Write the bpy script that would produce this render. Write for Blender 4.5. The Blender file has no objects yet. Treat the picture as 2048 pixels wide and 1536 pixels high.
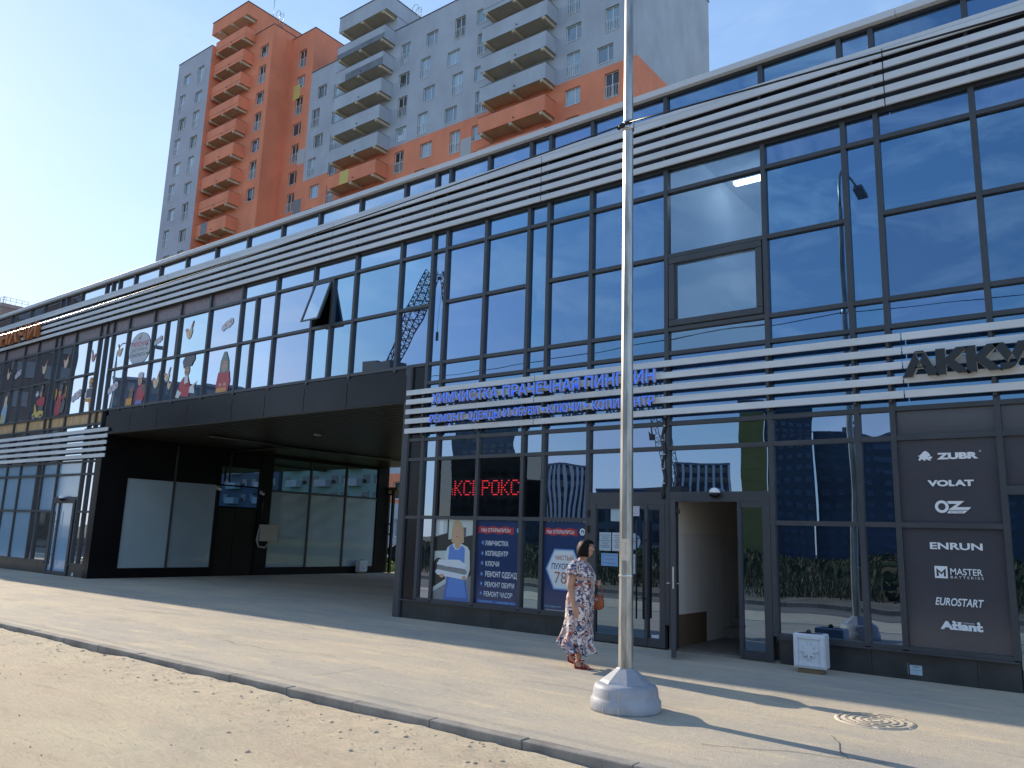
import bpy, bmesh, math, random
from mathutils import Vector, Matrix, noise
random.seed(7)
R = math.radians
S = bpy.context.scene
COL = S.collection

# ------------------------------------------------------------------ camera
CAMH = 1.6
yaw, pit, rol = R(-37.68145), R(10.82522), R(1.871)
fw = Vector((math.sin(yaw)*math.cos(pit), math.cos(yaw)*math.cos(pit), math.sin(pit)))
rt = Vector((math.cos(yaw), -math.sin(yaw), 0))
up = rt.cross(fw)
rt2 = math.cos(rol)*rt + math.sin(rol)*up
up2 = -math.sin(rol)*rt + math.cos(rol)*up
cam = bpy.data.cameras.new('camera')
cam.sensor_width = 36.0
cam.lens = 36.0*1590.71/2048.0
cam.clip_end = 3000
camo = bpy.data.objects.new('camera', cam)
COL.objects.link(camo)
camo.matrix_world = Matrix(((rt2.x, up2.x, -fw.x, 0), (rt2.y, up2.y, -fw.y, 0), (rt2.z, up2.z, -fw.z, CAMH), (0, 0, 0, 1)))
S.camera = camo

# ------------------------------------------------------------------ light
SUN_EL = R(24.7)
SUN = Vector((-0.9948*math.cos(SUN_EL), 0.102*math.cos(SUN_EL), math.sin(SUN_EL)))
w = bpy.data.worlds.new('World')
S.world = w
w.use_nodes = True
nt = w.node_tree
bg = nt.nodes['Background']
sky = nt.nodes.new('ShaderNodeTexSky')
sky.sky_type = 'NISHITA'
sky.sun_disc = False
sky.sun_elevation = SUN_EL
sky.sun_rotation = math.atan2(SUN.x, SUN.y)
sky.air_density = 1.0
sky.dust_density = 0.12
sky.ozone_density = 2.6
# thin high cloud, kept to the southern half of the sky
tc = nt.nodes.new('ShaderNodeTexCoord')
mp = nt.nodes.new('ShaderNodeMapping')
mp.inputs['Scale'].default_value = (2.6, 1.6, 6.5)
mp.inputs['Rotation'].default_value = (0.2, 0.35, 0.5)
nz = nt.nodes.new('ShaderNodeTexNoise')
nz.inputs['Scale'].default_value = 3.0
nz.inputs['Detail'].default_value = 9
nz.inputs['Roughness'].default_value = 0.62
nz.inputs['Distortion'].default_value = 0.5
rp = nt.nodes.new('ShaderNodeMapRange')
rp.inputs['From Min'].default_value = 0.46
rp.inputs['From Max'].default_value = 0.70
rp.inputs['To Max'].default_value = 0.75
sp = nt.nodes.new('ShaderNodeSeparateXYZ')
ms = nt.nodes.new('ShaderNodeMapRange')
ms.inputs['From Min'].default_value = 0.15
ms.inputs['From Max'].default_value = -0.35
ms.inputs['To Min'].default_value = 0.16
mu = nt.nodes.new('ShaderNodeMath')
mu.operation = 'MULTIPLY'
mx = nt.nodes.new('ShaderNodeMix')
mx.data_type = 'RGBA'
mx.inputs['B'].default_value = (2.3, 2.8, 3.5, 1)
L = nt.links.new
L(tc.outputs['Generated'], mp.inputs['Vector'])
L(mp.outputs['Vector'], nz.inputs['Vector'])
L(nz.outputs['Fac'], rp.inputs['Value'])
L(tc.outputs['Generated'], sp.inputs[0])
L(sp.outputs['Y'], ms.inputs['Value'])
L(rp.outputs['Result'], mu.inputs[0])
L(ms.outputs['Result'], mu.inputs[1])
L(mu.outputs[0], mx.inputs['Factor'])
# the air near the sun is compressed a little so that the glow keeps its colour
k1 = nt.nodes.new('ShaderNodeVectorMath'); k1.operation = 'MULTIPLY_ADD'
k1.inputs[1].default_value = (0.20, 0.20, 0.20); k1.inputs[2].default_value = (1, 1, 1)
k2 = nt.nodes.new('ShaderNodeVectorMath'); k2.operation = 'DIVIDE'
k3 = nt.nodes.new('ShaderNodeVectorMath'); k3.operation = 'MULTIPLY'; k3.inputs[1].default_value = (0.97, 1.04, 1.19)
L(sky.outputs[0], k1.inputs[0])
L(sky.outputs[0], k2.inputs[0])
L(k1.outputs[0], k2.inputs[1])
L(k2.outputs[0], k3.inputs[0])
L(k3.outputs[0], mx.inputs['A'])
L(mx.outputs['Result'], bg.inputs['Color'])
bg.inputs['Strength'].default_value = 0.15
sl = bpy.data.lights.new('sun', 'SUN')
sl.energy = 2.75
sl.angle = R(0.5)
sl.color = (1.0, 0.85, 0.66)
so = bpy.data.objects.new('sun', sl)
COL.objects.link(so)
so.rotation_euler = (-SUN).to_track_quat('-Z', 'Y').to_euler()
S.view_settings.view_transform = 'Standard'
S.view_settings.look = 'None'
S.view_settings.exposure = 1.36
S.view_settings.gamma = 1.0

# ------------------------------------------------------------------ materials
MATS = {}
def mat(name, col, rough=0.6, metal=0.0, var=0.0, vscale=3.0, bump=0.0, bscale=20.0, ior=1.5, emit=0.0,
        stretch=None, col2=None, tint=None, objrand=0.0, detail=6, lo=0.35, hi=0.65, coat=0.0, bdist=0.02):
    if name in MATS: return MATS[name]
    m = bpy.data.materials.new(name)
    m.use_nodes = True
    t = m.node_tree
    b = t.nodes['Principled BSDF']
    b.inputs['Base Color'].default_value = (*col, 1)
    b.inputs['Roughness'].default_value = rough
    b.inputs['Metallic'].default_value = metal
    b.inputs['IOR'].default_value = ior
    if coat: b.inputs['Coat Weight'].default_value = coat
    if tint: b.inputs['Specular Tint'].default_value = (*tint, 1)
    if emit:
        b.inputs['Emission Color'].default_value = (*col, 1)
        b.inputs['Emission Strength'].default_value = emit
    last = None
    if var or bump or col2:
        tcn = t.nodes.new('ShaderNodeTexCoord')
        mpn = t.nodes.new('ShaderNodeMapping')
        if stretch: mpn.inputs['Scale'].default_value = stretch
        t.links.new(tcn.outputs['Object'], mpn.inputs['Vector'])
    if var or col2:
        n = t.nodes.new('ShaderNodeTexNoise')
        n.inputs['Scale'].default_value = vscale
        n.inputs['Detail'].default_value = detail
        n.inputs['Roughness'].default_value = 0.6
        t.links.new(mpn.outputs['Vector'], n.inputs['Vector'])
        rg = t.nodes.new('ShaderNodeMapRange')
        rg.inputs['From Min'].default_value = lo
        rg.inputs['From Max'].default_value = hi
        t.links.new(n.outputs['Fac'], rg.inputs['Value'])
        mxn = t.nodes.new('ShaderNodeMix')
        mxn.data_type = 'RGBA'
        a = col if col2 else tuple(c*(1-var) for c in col)
        c2 = col2 if col2 else tuple(min(1, c*(1+var)) for c in col)
        mxn.inputs['A'].default_value = (*a, 1)
        mxn.inputs['B'].default_value = (*c2, 1)
        t.links.new(rg.outputs['Result'], mxn.inputs['Factor'])
        last = mxn.outputs['Result']
        t.links.new(last, b.inputs['Base Color'])
    if objrand:
        oi = t.nodes.new('ShaderNodeObjectInfo')
        r2 = t.nodes.new('ShaderNodeMapRange')
        r2.inputs['To Min'].default_value = 1-objrand
        r2.inputs['To Max'].default_value = 1+objrand
        t.links.new(oi.outputs['Random'], r2.inputs['Value'])
        mm = t.nodes.new('ShaderNodeVectorMath')
        mm.operation = 'SCALE'
        mm.inputs[0].default_value = col
        if last: t.links.new(last, mm.inputs[0])
        t.links.new(r2.outputs['Result'], mm.inputs['Scale'])
        t.links.new(mm.outputs[0], b.inputs['Base Color'])
    if bump:
        n2 = t.nodes.new('ShaderNodeTexNoise')
        n2.inputs['Scale'].default_value = bscale
        n2.inputs['Detail'].default_value = 8
        t.links.new(mpn.outputs['Vector'], n2.inputs['Vector'])
        bp = t.nodes.new('ShaderNodeBump')
        bp.inputs['Strength'].default_value = bump
        bp.inputs['Distance'].default_value = bdist
        t.links.new(n2.outputs['Fac'], bp.inputs['Height'])
        t.links.new(bp.outputs['Normal'], b.inputs['Normal'])
    MATS[name] = m
    return m

def clear_glass(name, tintc, ior, gcol=(0.85, 0.93, 1.0)):
    m = bpy.data.materials.new(name)
    m.use_nodes = True
    t = m.node_tree
    t.nodes.clear()
    o = t.nodes.new('ShaderNodeOutputMaterial')
    mixn = t.nodes.new('ShaderNodeMixShader')
    fr = t.nodes.new('ShaderNodeFresnel')
    fr.inputs['IOR'].default_value = ior
    tr = t.nodes.new('ShaderNodeBsdfTransparent')
    tr.inputs['Color'].default_value = (*tintc, 1)
    gl = t.nodes.new('ShaderNodeBsdfGlossy')
    gl.inputs['Color'].default_value = (*gcol, 1)
    gl.inputs['Roughness'].default_value = 0.0
    t.links.new(fr.outputs[0], mixn.inputs[0])
    t.links.new(tr.outputs[0], mixn.inputs[1])
    t.links.new(gl.outputs[0], mixn.inputs[2])
    t.links.new(mixn.outputs[0], o.inputs['Surface'])
    MATS[name] = m
    return m

FRAME = mat('anodised_frame', (0.045, 0.05, 0.058), 0.38, var=0.12, vscale=2)
SILVER = mat('silver_cladding', (0.62, 0.655, 0.68), 0.45, var=0.10, vscale=1.2, stretch=(0.6, 1, 4))
CAPM = mat('roof_cap_metal', (0.60, 0.63, 0.66), 0.4, var=0.05, vscale=0.7)
SHADOWGAP = mat('dark_gap_panel', (0.02, 0.02, 0.025), 0.5)
def coated_glass(name, stops, base, alt=(1.12, 0.96, 1.02)):
    """solar control glass: dark body under a reflective coat that grows stronger at a slant"""
    m = bpy.data.materials.new(name); m.use_nodes = True
    t = m.node_tree; t.nodes.clear()
    o = t.nodes.new('ShaderNodeOutputMaterial'); ad = t.nodes.new('ShaderNodeAddShader')
    lw = t.nodes.new('ShaderNodeLayerWeight'); lw.inputs['Blend'].default_value = 0.5
    cr = t.nodes.new('ShaderNodeValToRGB'); e = cr.color_ramp.elements
    while len(e) < len(stops): e.new(0.5)
    for k, (pz, c) in enumerate(stops): e[k].position = pz; e[k].color = (*c, 1)
    oi = t.nodes.new('ShaderNodeObjectInfo')
    mr = t.nodes.new('ShaderNodeMapRange'); mr.inputs['To Min'].default_value = 0.88; mr.inputs['To Max'].default_value = 1.10
    sc = t.nodes.new('ShaderNodeVectorMath'); sc.operation = 'SCALE'
    gt = t.nodes.new('ShaderNodeMath'); gt.operation = 'MULTIPLY'; gt.inputs[1].default_value = 7.31
    fr_ = t.nodes.new('ShaderNodeMath'); fr_.operation = 'FRACT'
    hx_ = t.nodes.new('ShaderNodeMix'); hx_.data_type = 'RGBA'; hx_.inputs['A'].default_value = (0.95, 1.0, 1.0, 1); hx_.inputs['B'].default_value = (*alt, 1)
    ml = t.nodes.new('ShaderNodeVectorMath'); ml.operation = 'MULTIPLY'
    gl = t.nodes.new('ShaderNodeBsdfGlossy'); gl.inputs['Roughness'].default_value = 0.0
    df = t.nodes.new('ShaderNodeBsdfDiffuse'); df.inputs['Color'].default_value = (*base, 1)
    L2 = t.links.new
    L2(lw.outputs['Facing'], cr.inputs[0]); L2(oi.outputs['Random'], mr.inputs['Value']); L2(cr.outputs[0], sc.inputs[0]); L2(mr.outputs['Result'], sc.inputs['Scale'])
    L2(oi.outputs['Random'], gt.inputs[0]); L2(gt.outputs[0], fr_.inputs[0]); L2(fr_.outputs[0], hx_.inputs['Factor'])
    L2(sc.outputs[0], ml.inputs[0]); L2(hx_.outputs['Result'], ml.inputs[1]); L2(ml.outputs[0], gl.inputs['Color'])
    L2(gl.outputs[0], ad.inputs[0]); L2(df.outputs[0], ad.inputs[1]); L2(ad.outputs[0], o.inputs['Surface'])
    MATS[name] = m
    return m
GLASS = coated_glass('tinted_facade_glass', [(0.0, (0.10, 0.19, 0.29)), (0.16, (0.13, 0.23, 0.34)), (0.30, (0.21, 0.33, 0.46)), (0.47, (0.46, 0.58, 0.64)), (0.66, (0.72, 0.78, 0.80)), (1.0, (1, 1, 1))], (0.004, 0.012, 0.03))
SHOPGLASS = coated_glass('tinted_shop_glass', [(0.0, (0.17, 0.25, 0.34)), (0.16, (0.20, 0.29, 0.39)), (0.30, (0.27, 0.36, 0.45)), (0.47, (0.42, 0.50, 0.56)), (0.66, (0.66, 0.72, 0.75)), (1.0, (1, 1, 1))], (0.003, 0.005, 0.008))
LIGHTGLASS = mat('glass_with_pale_blind', (0.045, 0.085, 0.135), 0.0, ior=2.6, tint=(0.85, 0.93, 1.0), objrand=0.1)
VIEWGLASS = clear_glass('view_glass', (0.30, 0.46, 0.66), 3.3, (0.56, 0.78, 1.0))
SHOPVIEW = clear_glass('shop_view_glass', (0.5, 0.56, 0.6), 1.8)
FROST = mat('frosted_film', (0.30, 0.38, 0.42), 0.04, ior=1.9, objrand=0.12, var=0.06, vscale=0.6)
WHITEFILM = mat('pale_blue_window_film', (0.22, 0.36, 0.50), 0.06, ior=1.7, objrand=0.12)
PLINTH = mat('dark_stone_plinth', (0.035, 0.037, 0.037), 0.3, var=0.35, vscale=2.2, bump=0.05, bscale=6)
PANEL = mat('black_composite_panel', (0.014, 0.015, 0.018), 0.2, var=0.2, vscale=0.8, bump=0.05, bscale=0.9, ior=1.3)
SOFFIT = mat('brown_black_slats', (0.032, 0.028, 0.023), 0.35, ior=1.45)
BLACKWALL = mat('passage_black_cladding', (0.007, 0.007, 0.008), 0.4, var=0.3, vscale=1, ior=1.25)
DOORBROWN = mat('dark_brown_door', (0.016, 0.014, 0.012), 0.45, ior=1.3)
ORNAMENT = mat('ornament_film', (0.20, 0.15, 0.165), 0.35, var=0.25, vscale=7, stretch=(2.2, 1, 1))
AUTUMN = mat('amber_leaf_film', (0.45, 0.25, 0.085), 0.35, col2=(0.62, 0.45, 0.26), vscale=3.2, stretch=(2.5, 1, 0.9))
GREYFILM = mat('grey_window_film', (0.070, 0.070, 0.082), 0.12, ior=1.5, var=0.06, vscale=1.3)
WHITE = mat('white_print', (0.74, 0.77, 0.80), 0.4)
BLACKM = mat('black_metal', (0.012, 0.012, 0.013), 0.3)
STEEL = mat('steel', (0.55, 0.55, 0.54), 0.3, metal=1.0)

# ------------------------------------------------------------------ mesh builder
class MB:
    def __init__(s): s.v = []; s.f = []; s.m = []; s.mats = []; s.smooth = []
    def mi(s, m):
        if m not in s.mats: s.mats.append(m)
        return s.mats.index(m)
    def add(s, vs, fs, m, smooth=False):
        o = len(s.v); k = s.mi(m)
        s.v += [Vector(p) for p in vs]
        for f in fs:
            s.f.append([i+o for i in f]); s.m.append(k); s.smooth.append(smooth)
        return s
    def box(s, x0, x1, y0, y1, z0, z1, m):
        v = [(x0, y0, z0), (x1, y0, z0), (x1, y1, z0), (x0, y1, z0), (x0, y0, z1), (x1, y0, z1), (x1, y1, z1), (x0, y1, z1)]
        f = [(0, 3, 2, 1), (4, 5, 6, 7), (0, 1, 5, 4), (1, 2, 6, 5), (2, 3, 7, 6), (3, 0, 4, 7)]
        return s.add(v, f, m)
    def prism(s, poly, y0, y1, m):            # poly in (x, z), counter-clockwise seen from -Y
        n = len(poly)
        v = [(x, y0, z) for x, z in poly]+[(x, y1, z) for x, z in poly]
        f = [tuple(range(n)), tuple(range(2*n-1, n-1, -1))]+[(i, i+n, (i+1) % n+n, (i+1) % n) for i in range(n)]
        return s.add(v, f, m)
    def flat(s, poly, y, m):
        a = sum(poly[i][0]*poly[(i+1) % len(poly)][1]-poly[(i+1) % len(poly)][0]*poly[i][1] for i in range(len(poly)))
        if a < 0: poly = poly[::-1]
        return s.add([(x, y, z) for x, z in poly], [tuple(range(len(poly)))], m)
    def tube(s, pts, rad, m, n=8, cap=True, smooth=True):
        pts = [Vector(p) for p in pts]
        rr = rad if isinstance(rad, (list, tuple)) else [rad]*len(pts)
        vs = []; fs = []
        t0 = (pts[1]-pts[0]).normalized()
        a = Vector((0, 0, 1)) if abs(t0.z) < 0.9 else Vector((1, 0, 0))
        u = t0.cross(a).normalized()
        for i, p in enumerate(pts):
            t = (pts[min(i+1, len(pts)-1)]-pts[max(i-1, 0)]).normalized()
            u = (u-t*u.dot(t)).normalized()
            q = t.cross(u)
            for k in range(n):
                an = 2*math.pi*(k+0.5)/n
                vs.append(p+(u*math.cos(an)+q*math.sin(an))*rr[i])
        for i in range(len(pts)-1):
            for k in range(n):
                fs.append((i*n+k, i*n+(k+1) % n, (i+1)*n+(k+1) % n, (i+1)*n+k))
        if cap:
            fs.append(tuple(range(n-1, -1, -1)))
            fs.append(tuple(range((len(pts)-1)*n, len(pts)*n)))
        return s.add(vs, fs, m, smooth)
    def lathe(s, prof, c, m, n=32, smooth=True, rot=0.0):
        vs = []; fs = []
        for r, z in prof:
            for k in range(n):
                an = 2*math.pi*k/n+rot
                vs.append((c[0]+r*math.cos(an), c[1]+r*math.sin(an), c[2]+z))
        for i in range(len(prof)-1):
            for k in range(n):
                fs.append((i*n+k, i*n+(k+1) % n, (i+1)*n+(k+1) % n, (i+1)*n+k))
        if prof[0][0] > 1e-4: fs.append(tuple(range(n-1, -1, -1)))
        if prof[-1][0] > 1e-4: fs.append(tuple(range((len(prof)-1)*n, len(prof)*n)))
        return s.add(vs, fs, m, smooth)
    def mesh(s, name, org=(0, 0, 0)):
        me = bpy.data.meshes.new(name)
        o = Vector(org)
        me.from_pydata([p-o for p in s.v], [], s.f)
        for m in s.mats: me.materials.append(m)
        me.polygons.foreach_set('material_index', s.m)
        me.polygons.foreach_set('use_smooth', s.smooth)
        me.update()
        return me
    def build(s, name, parent=None, org=None, bevel=0):
        if org is None: org = wloc(parent)
        me = s.mesh(name, org)
        o = bpy.data.objects.new(name, me)
        COL.objects.link(o)
        if parent: o.parent = parent
        else: o.location = org
        if bevel:
            b = o.modifiers.new('bevel', 'BEVEL'); b.width = bevel; b.segments = 2; b.limit_method = 'ANGLE'
        return o

def wloc(o):
    v = Vector((0, 0, 0))
    while o: v = v+o.location; o = o.parent
    return v
def tag(o, label=None, cat=None, group=None, kind=None):
    if label: o['label'] = label
    if cat: o['category'] = cat
    if group: o['group'] = group
    if kind: o['kind'] = kind
    return o
def thing(name, loc, label, cat, group=None):
    o = bpy.data.objects.new(name, None)
    o.empty_display_size = 0.2
    COL.objects.link(o)
    o.location = loc
    return tag(o, label, cat, group)
def dup(root, loc, label=None):
    r = root.copy(); COL.objects.link(r); r.location = loc
    if label: r['label'] = label
    for ch in list(root.children):
        c = ch.copy(); COL.objects.link(c); c.parent = r
        for g in list(ch.children):
            d = g.copy(); COL.objects.link(d); d.parent = c
    return r

def text_geo(body, shear=0.0, offset=0.0, extrude=0.0, spacing=1.0):
    c = bpy.data.curves.new('lettering', 'FONT')
    c.body = body
    c.shear = shear
    c.offset = offset
    c.extrude = extrude
    c.space_character = spacing
    c.resolution_u = 5
    o = bpy.data.objects.new('lettering', c)
    COL.objects.link(o)
    bpy.context.view_layer.update()
    me = bpy.data.meshes.new_from_object(o.evaluated_get(bpy.context.evaluated_depsgraph_get()))
    vs = [v.co.copy() for v in me.vertices]
    fs = [tuple(p.vertices) for p in me.polygons]
    ns = [p.normal.z for p in me.polygons]
    bpy.data.objects.remove(o); bpy.data.curves.remove(c); bpy.data.meshes.remove(me)
    return vs, fs, ns
def add_text(mb, body, x0, x1, z0, z1, y, face, side=None, depth=0.0, shear=0.0, offset=0.0, rise=0.0, keep=False, spacing=1.0):
    """flat or raised lettering facing -Y, fitted to the box x0..x1, z0..z1"""
    vs, fs, ns = text_geo(body, shear, offset, 0.5 if depth else 0.0, spacing)
    ax, bx = min(v.x for v in vs), max(v.x for v in vs)
    ay, by = min(v.y for v in vs), max(v.y for v in vs)
    sx = (x1-x0)/(bx-ax); sy = (z1-z0)/(by-ay)
    out = []
    for v in vs:
        x = x0+(v.x-ax)*sx
        out.append((x, y-v.z*depth, z0+(v.y-ay)*sy+rise*(x-x0)))
    front = [f for f, n in zip(fs, ns) if n > 0.5]
    rest = [f for f, n in zip(fs, ns) if n <= 0.5]
    if depth:
        mb.add(out, front, face)
        o = len(mb.v)-len(out)
        k = mb.mi(side or face)
        for f in rest:
            mb.f.append([i+o for i in f]); mb.m.append(k); mb.smooth.append(False)
    else:
        mb.add(out, fs, face)
    return mb

# ------------------------------------------------------------------ ground, road, pavement
D = 11.374                                     # facade plane
FL = D-0.155                                   # front of the louvres
def nz3(x, y, z=0.0): return noise.noise(Vector((x, y, z)))
def fbm(x, y, o=4):
    v = 0; a = 1; f = 1
    for i in range(o): v += a*nz3(x*f, y*f, i*7.3); a *= 0.5; f *= 2.1
    return v
DIRT = mat('dry_earth', (0.055, 0.06, 0.028), 0.95, col2=(0.09, 0.08, 0.04), vscale=0.4, bump=0.5, bscale=3)
def ground_mat(name, layers, base, rough, bumps):
    """layers: (colour, scale, stretch, low, high, amount) blended over base; bumps: (scale, stretch, distance)"""
    m = bpy.data.materials.new(name); m.use_nodes = True
    t = m.node_tree; b = t.nodes['Principled BSDF']; b.inputs['Roughness'].default_value = rough; b.inputs['IOR'].default_value = 1.3
    tcn = t.nodes.new('ShaderNodeTexCoord'); cur = None
    for i, (col, sc, stre, lo, hi, am) in enumerate(layers):
        mpn = t.nodes.new('ShaderNodeMapping'); mpn.inputs['Scale'].default_value = stre; mpn.inputs['Location'].default_value = (i*13.1, i*7.7, 0)
        mpn.inputs['Rotation'].default_value = (0, 0, 0.06*(i % 3-1))
        n = t.nodes.new('ShaderNodeTexNoise'); n.inputs['Scale'].default_value = sc; n.inputs['Detail'].default_value = 9; n.inputs['Roughness'].default_value = 0.62; n.inputs['Distortion'].default_value = 0.35
        g_ = t.nodes.new('ShaderNodeMapRange'); g_.inputs['From Min'].default_value = lo; g_.inputs['From Max'].default_value = hi; g_.inputs['To Max'].default_value = am
        x_ = t.nodes.new('ShaderNodeMix'); x_.data_type = 'RGBA'
        t.links.new(tcn.outputs['Object'], mpn.inputs[0]); t.links.new(mpn.outputs[0], n.inputs['Vector']); t.links.new(n.outputs['Fac'], g_.inputs['Value']); t.links.new(g_.outputs['Result'], x_.inputs['Factor'])
        if cur: t.links.new(cur, x_.inputs['A'])
        else: x_.inputs['A'].default_value = (*base, 1)
        x_.inputs['B'].default_value = (*col, 1); cur = x_.outputs['Result']
    t.links.new(cur, b.inputs['Base Color'])
    nrm = None
    for sc, stre, dist in bumps:
        mpn = t.nodes.new('ShaderNodeMapping'); mpn.inputs['Scale'].default_value = stre
        n = t.nodes.new('ShaderNodeTexNoise'); n.inputs['Scale'].default_value = sc; n.inputs['Detail'].default_value = 8; n.inputs['Roughness'].default_value = 0.65
        bp = t.nodes.new('ShaderNodeBump'); bp.inputs['Strength'].default_value = 1.0; bp.inputs['Distance'].default_value = dist
        t.links.new(tcn.outputs['Object'], mpn.inputs[0]); t.links.new(mpn.outputs[0], n.inputs['Vector']); t.links.new(n.outputs['Fac'], bp.inputs['Height'])
        if nrm: t.links.new(nrm, bp.inputs['Normal'])
        nrm = bp.outputs['Normal']
    t.links.new(nrm, b.inputs['Normal'])
    MATS[name] = m
    return m
SAND = ground_mat('sandy_road', [((0.720, 0.641, 0.457), 0.6, (0.5, 1.5, 1), 0.36, 0.66, 1.0), ((0.470, 0.413, 0.349), 0.55, (0.45, 1.2, 1), 0.54, 0.72, 0.75), ((0.419, 0.330, 0.222), 2.2, (0.5, 2.6, 1), 0.56, 0.78, 0.55), ((0.720, 0.711, 0.508), 7.0, (0.5, 2.0, 1), 0.58, 0.75, 0.5), ((0.330, 0.254, 0.165), 55.0, (1, 1, 1), 0.60, 0.74, 0.6)],
                  (0.62, 0.51, 0.38), 0.95, [(3.5, (0.5, 2.2, 1), 0.06), (22.0, (0.7, 1.4, 1), 0.03), (80.0, (1, 1, 1), 0.012)])
PAVE = ground_mat('dusty_asphalt', [((0.526, 0.458, 0.343), 0.55, (0.6, 1.5, 1), 0.36, 0.64, 0.9), ((0.606, 0.508, 0.347), 1.6, (0.5, 2.4, 1), 0.52, 0.70, 0.7), ((0.309, 0.286, 0.244), 0.8, (0.7, 1.3, 1), 0.56, 0.74, 0.7), ((0.251, 0.232, 0.199), 5.0, (0.6, 2.0, 1), 0.58, 0.74, 0.7), ((0.648, 0.608, 0.457), 14.0, (1, 1.6, 1), 0.58, 0.72, 0.6), ((0.172, 0.160, 0.140), 130.0, (1, 1, 1), 0.60, 0.72, 0.45)],
                  (0.385, 0.36, 0.315), 0.9, [(2.0, (0.6, 1.4, 1), 0.02), (14.0, (0.8, 1.3, 1), 0.008), (60.0, (1, 1, 1), 0.008)])
KERBM = mat('kerb_concrete', (0.23, 0.22, 0.20), 0.9, var=0.3, vscale=2.2, bump=0.3, bscale=40)

g = MB().add([(-420, -420, -0.2), (420, -420, -0.2), (420, 420, -0.2), (-420, 420, -0.2)], [(0, 1, 2, 3)], DIRT).build('ground', org=(0, 0, 0))
tag(g, kind='structure')

def sheet(x0, x1, y0, y1, dx, dy, fz, m, name):
    nx = int((x1-x0)/dx); ny = int((y1-y0)/dy)
    vs = [(x0+(x1-x0)*i/nx, y0+(y1-y0)*j/ny, 0) for j in range(ny+1) for i in range(nx+1)]
    vs = [(x, y, fz(x, y)) for x, y, _ in vs]
    fs = [(j*(nx+1)+i, j*(nx+1)+i+1, (j+1)*(nx+1)+i+1, (j+1)*(nx+1)+i) for j in range(ny) for i in range(nx)]
    o = MB().add(vs, fs, m, True).build(name, org=(0, 0, 0))
    return tag(o, kind='structure')
def road_z(x, y):
    d = 5.44-y
    z = -0.125+0.010*fbm(x*0.5, y*1.3, 4)
    heap = max(0.0, 1-d/1.05)
    z += heap*heap*(0.062+0.030*fbm(x*0.7, y*0.8+3, 3))
    z += 0.012*max(0, 1-d/1.7)*fbm(x*4.0, y*6.0+9, 3)
    # wheel tracks running along the kerb
    for yc, a in ((4.15, 0.012), (4.35, 0.010), (3.1, 0.011)):
        yy = y-yc-0.1*math.sin(x*0.45)
        z -= a*math.exp(-(yy/0.09)**2)
    return min(z, -0.02-0.02*max(0, 1-d*6))
sheet(-16, 2.5, 1.5, 5.44, 0.05, 0.035, road_z, SAND, 'road')
ASPH = mat('road_asphalt', (0.115, 0.11, 0.10), 0.9, col2=(0.22, 0.19, 0.14), vscale=0.5, bump=0.3, bscale=40, stretch=(0.5, 2, 1))
far = MB()
far.box(-80, -16.0, -0.6, 3.2, -0.19, -0.126, ASPH); far.box(-80, -16.0, 3.2, 5.44, -0.19, -0.125, SAND)
far.box(2.5, 40, -0.6, 5.44, -0.19, -0.125, SAND)
far.box(-16, 2.5, -0.6, 1.5, -0.19, -0.125, ASPH)
tag(far.build('road', org=(0, 0, 0)), kind='structure')

# pavement sheet up to the facade and through the passage
pv = MB()
pv.box(-80, 40, 5.57, D+0.2, -0.19, 0.0, PAVE)
pv.box(-24.0, -11.4, D+0.2, 24.0, -0.19, 0.0, PAVE)
tag(pv.build('pavement', org=(0, 0, 0)), kind='structure')
CRK = mat('crack_filler', (0.13, 0.125, 0.115), 0.95)
ck = MB(); rc = random.Random(4)
def crack(x, y, ang, ln, w_):
    p = []; a = ang
    for i in range(int(ln/0.07)):
        p.append((x, y)); a += rc.uniform(-.35, .35); a += (ang-a)*0.25
        x += 0.07*math.cos(a); y += 0.07*math.sin(a)
    for i in range(len(p)-1):
        (x0, y0), (x1, y1) = p[i], p[i+1]
        d = math.hypot(x1-x0, y1-y0); nx, ny = -(y1-y0)/d*w_, (x1-x0)/d*w_
        ck.add([(x0-nx, y0-ny, 0.004), (x1-nx, y1-ny, 0.004), (x1+nx, y1+ny, 0.004), (x0+nx, y0+ny, 0.004)], [(0, 1, 2, 3)], CRK)
for c_ in ((-10.5, 7.0, 0.12, 2.4, 0.004), (-7.4, 6.1, 1.35, 1.1, 0.003), (-12.6, 9.3, -0.1, 2.6, 0.004), (-5.6, 7.6, 0.25, 1.8, 0.003), (-2.9, 6.4, 0.4, 1.5, 0.004), (-15.5, 8.0, 0.05, 2.2, 0.005), (-9.0, 9.8, 0.0, 1.7, 0.003), (-14.2, 13.0, 0.3, 3.0, 0.005), (-2.2, 7.5, -1.1, 0.9, 0.004)): crack(*c_)
tag(ck.build('pavement', org=(0, 0, 0)), kind='structure')
kb = MB()
x = -60.0; i = 0
while x < 20:
    h = 0.002*math.sin(i*2.1)+0.004
    y0 = 5.455+0.004*math.sin(i*1.7)
    kb.box(x+0.002, x+0.997, y0, y0+0.13, -0.19, h, KERBM)
    x += 1.0; i += 1
kbo = kb.build('kerb', org=(0, 0, 0), bevel=0.012)
tag(kbo, kind='structure')
fk = MB()
for i in range(110):
    fk.box(-80+i*1.0, -80+i*1.0+0.99, -0.75, -0.6, -0.19, 0.0, KERBM)
tag(fk.build('kerb', org=(0, 0, 0), bevel=0.012), kind='structure')
def verge_z(x, y): return -0.06+0.12*fbm(x*0.25, y*0.25, 4)+0.05*max(0, fbm(x*1.5, y*1.5, 2))
EARTH = mat('bare_brown_soil', (0.10, 0.08, 0.045), 0.95, col2=(0.19, 0.15, 0.095), vscale=0.7, bump=0.6, bscale=5)
sheet(-70, 25, -34, -0.75, 0.6, 0.5, verge_z, EARTH, 'verge')

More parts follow.
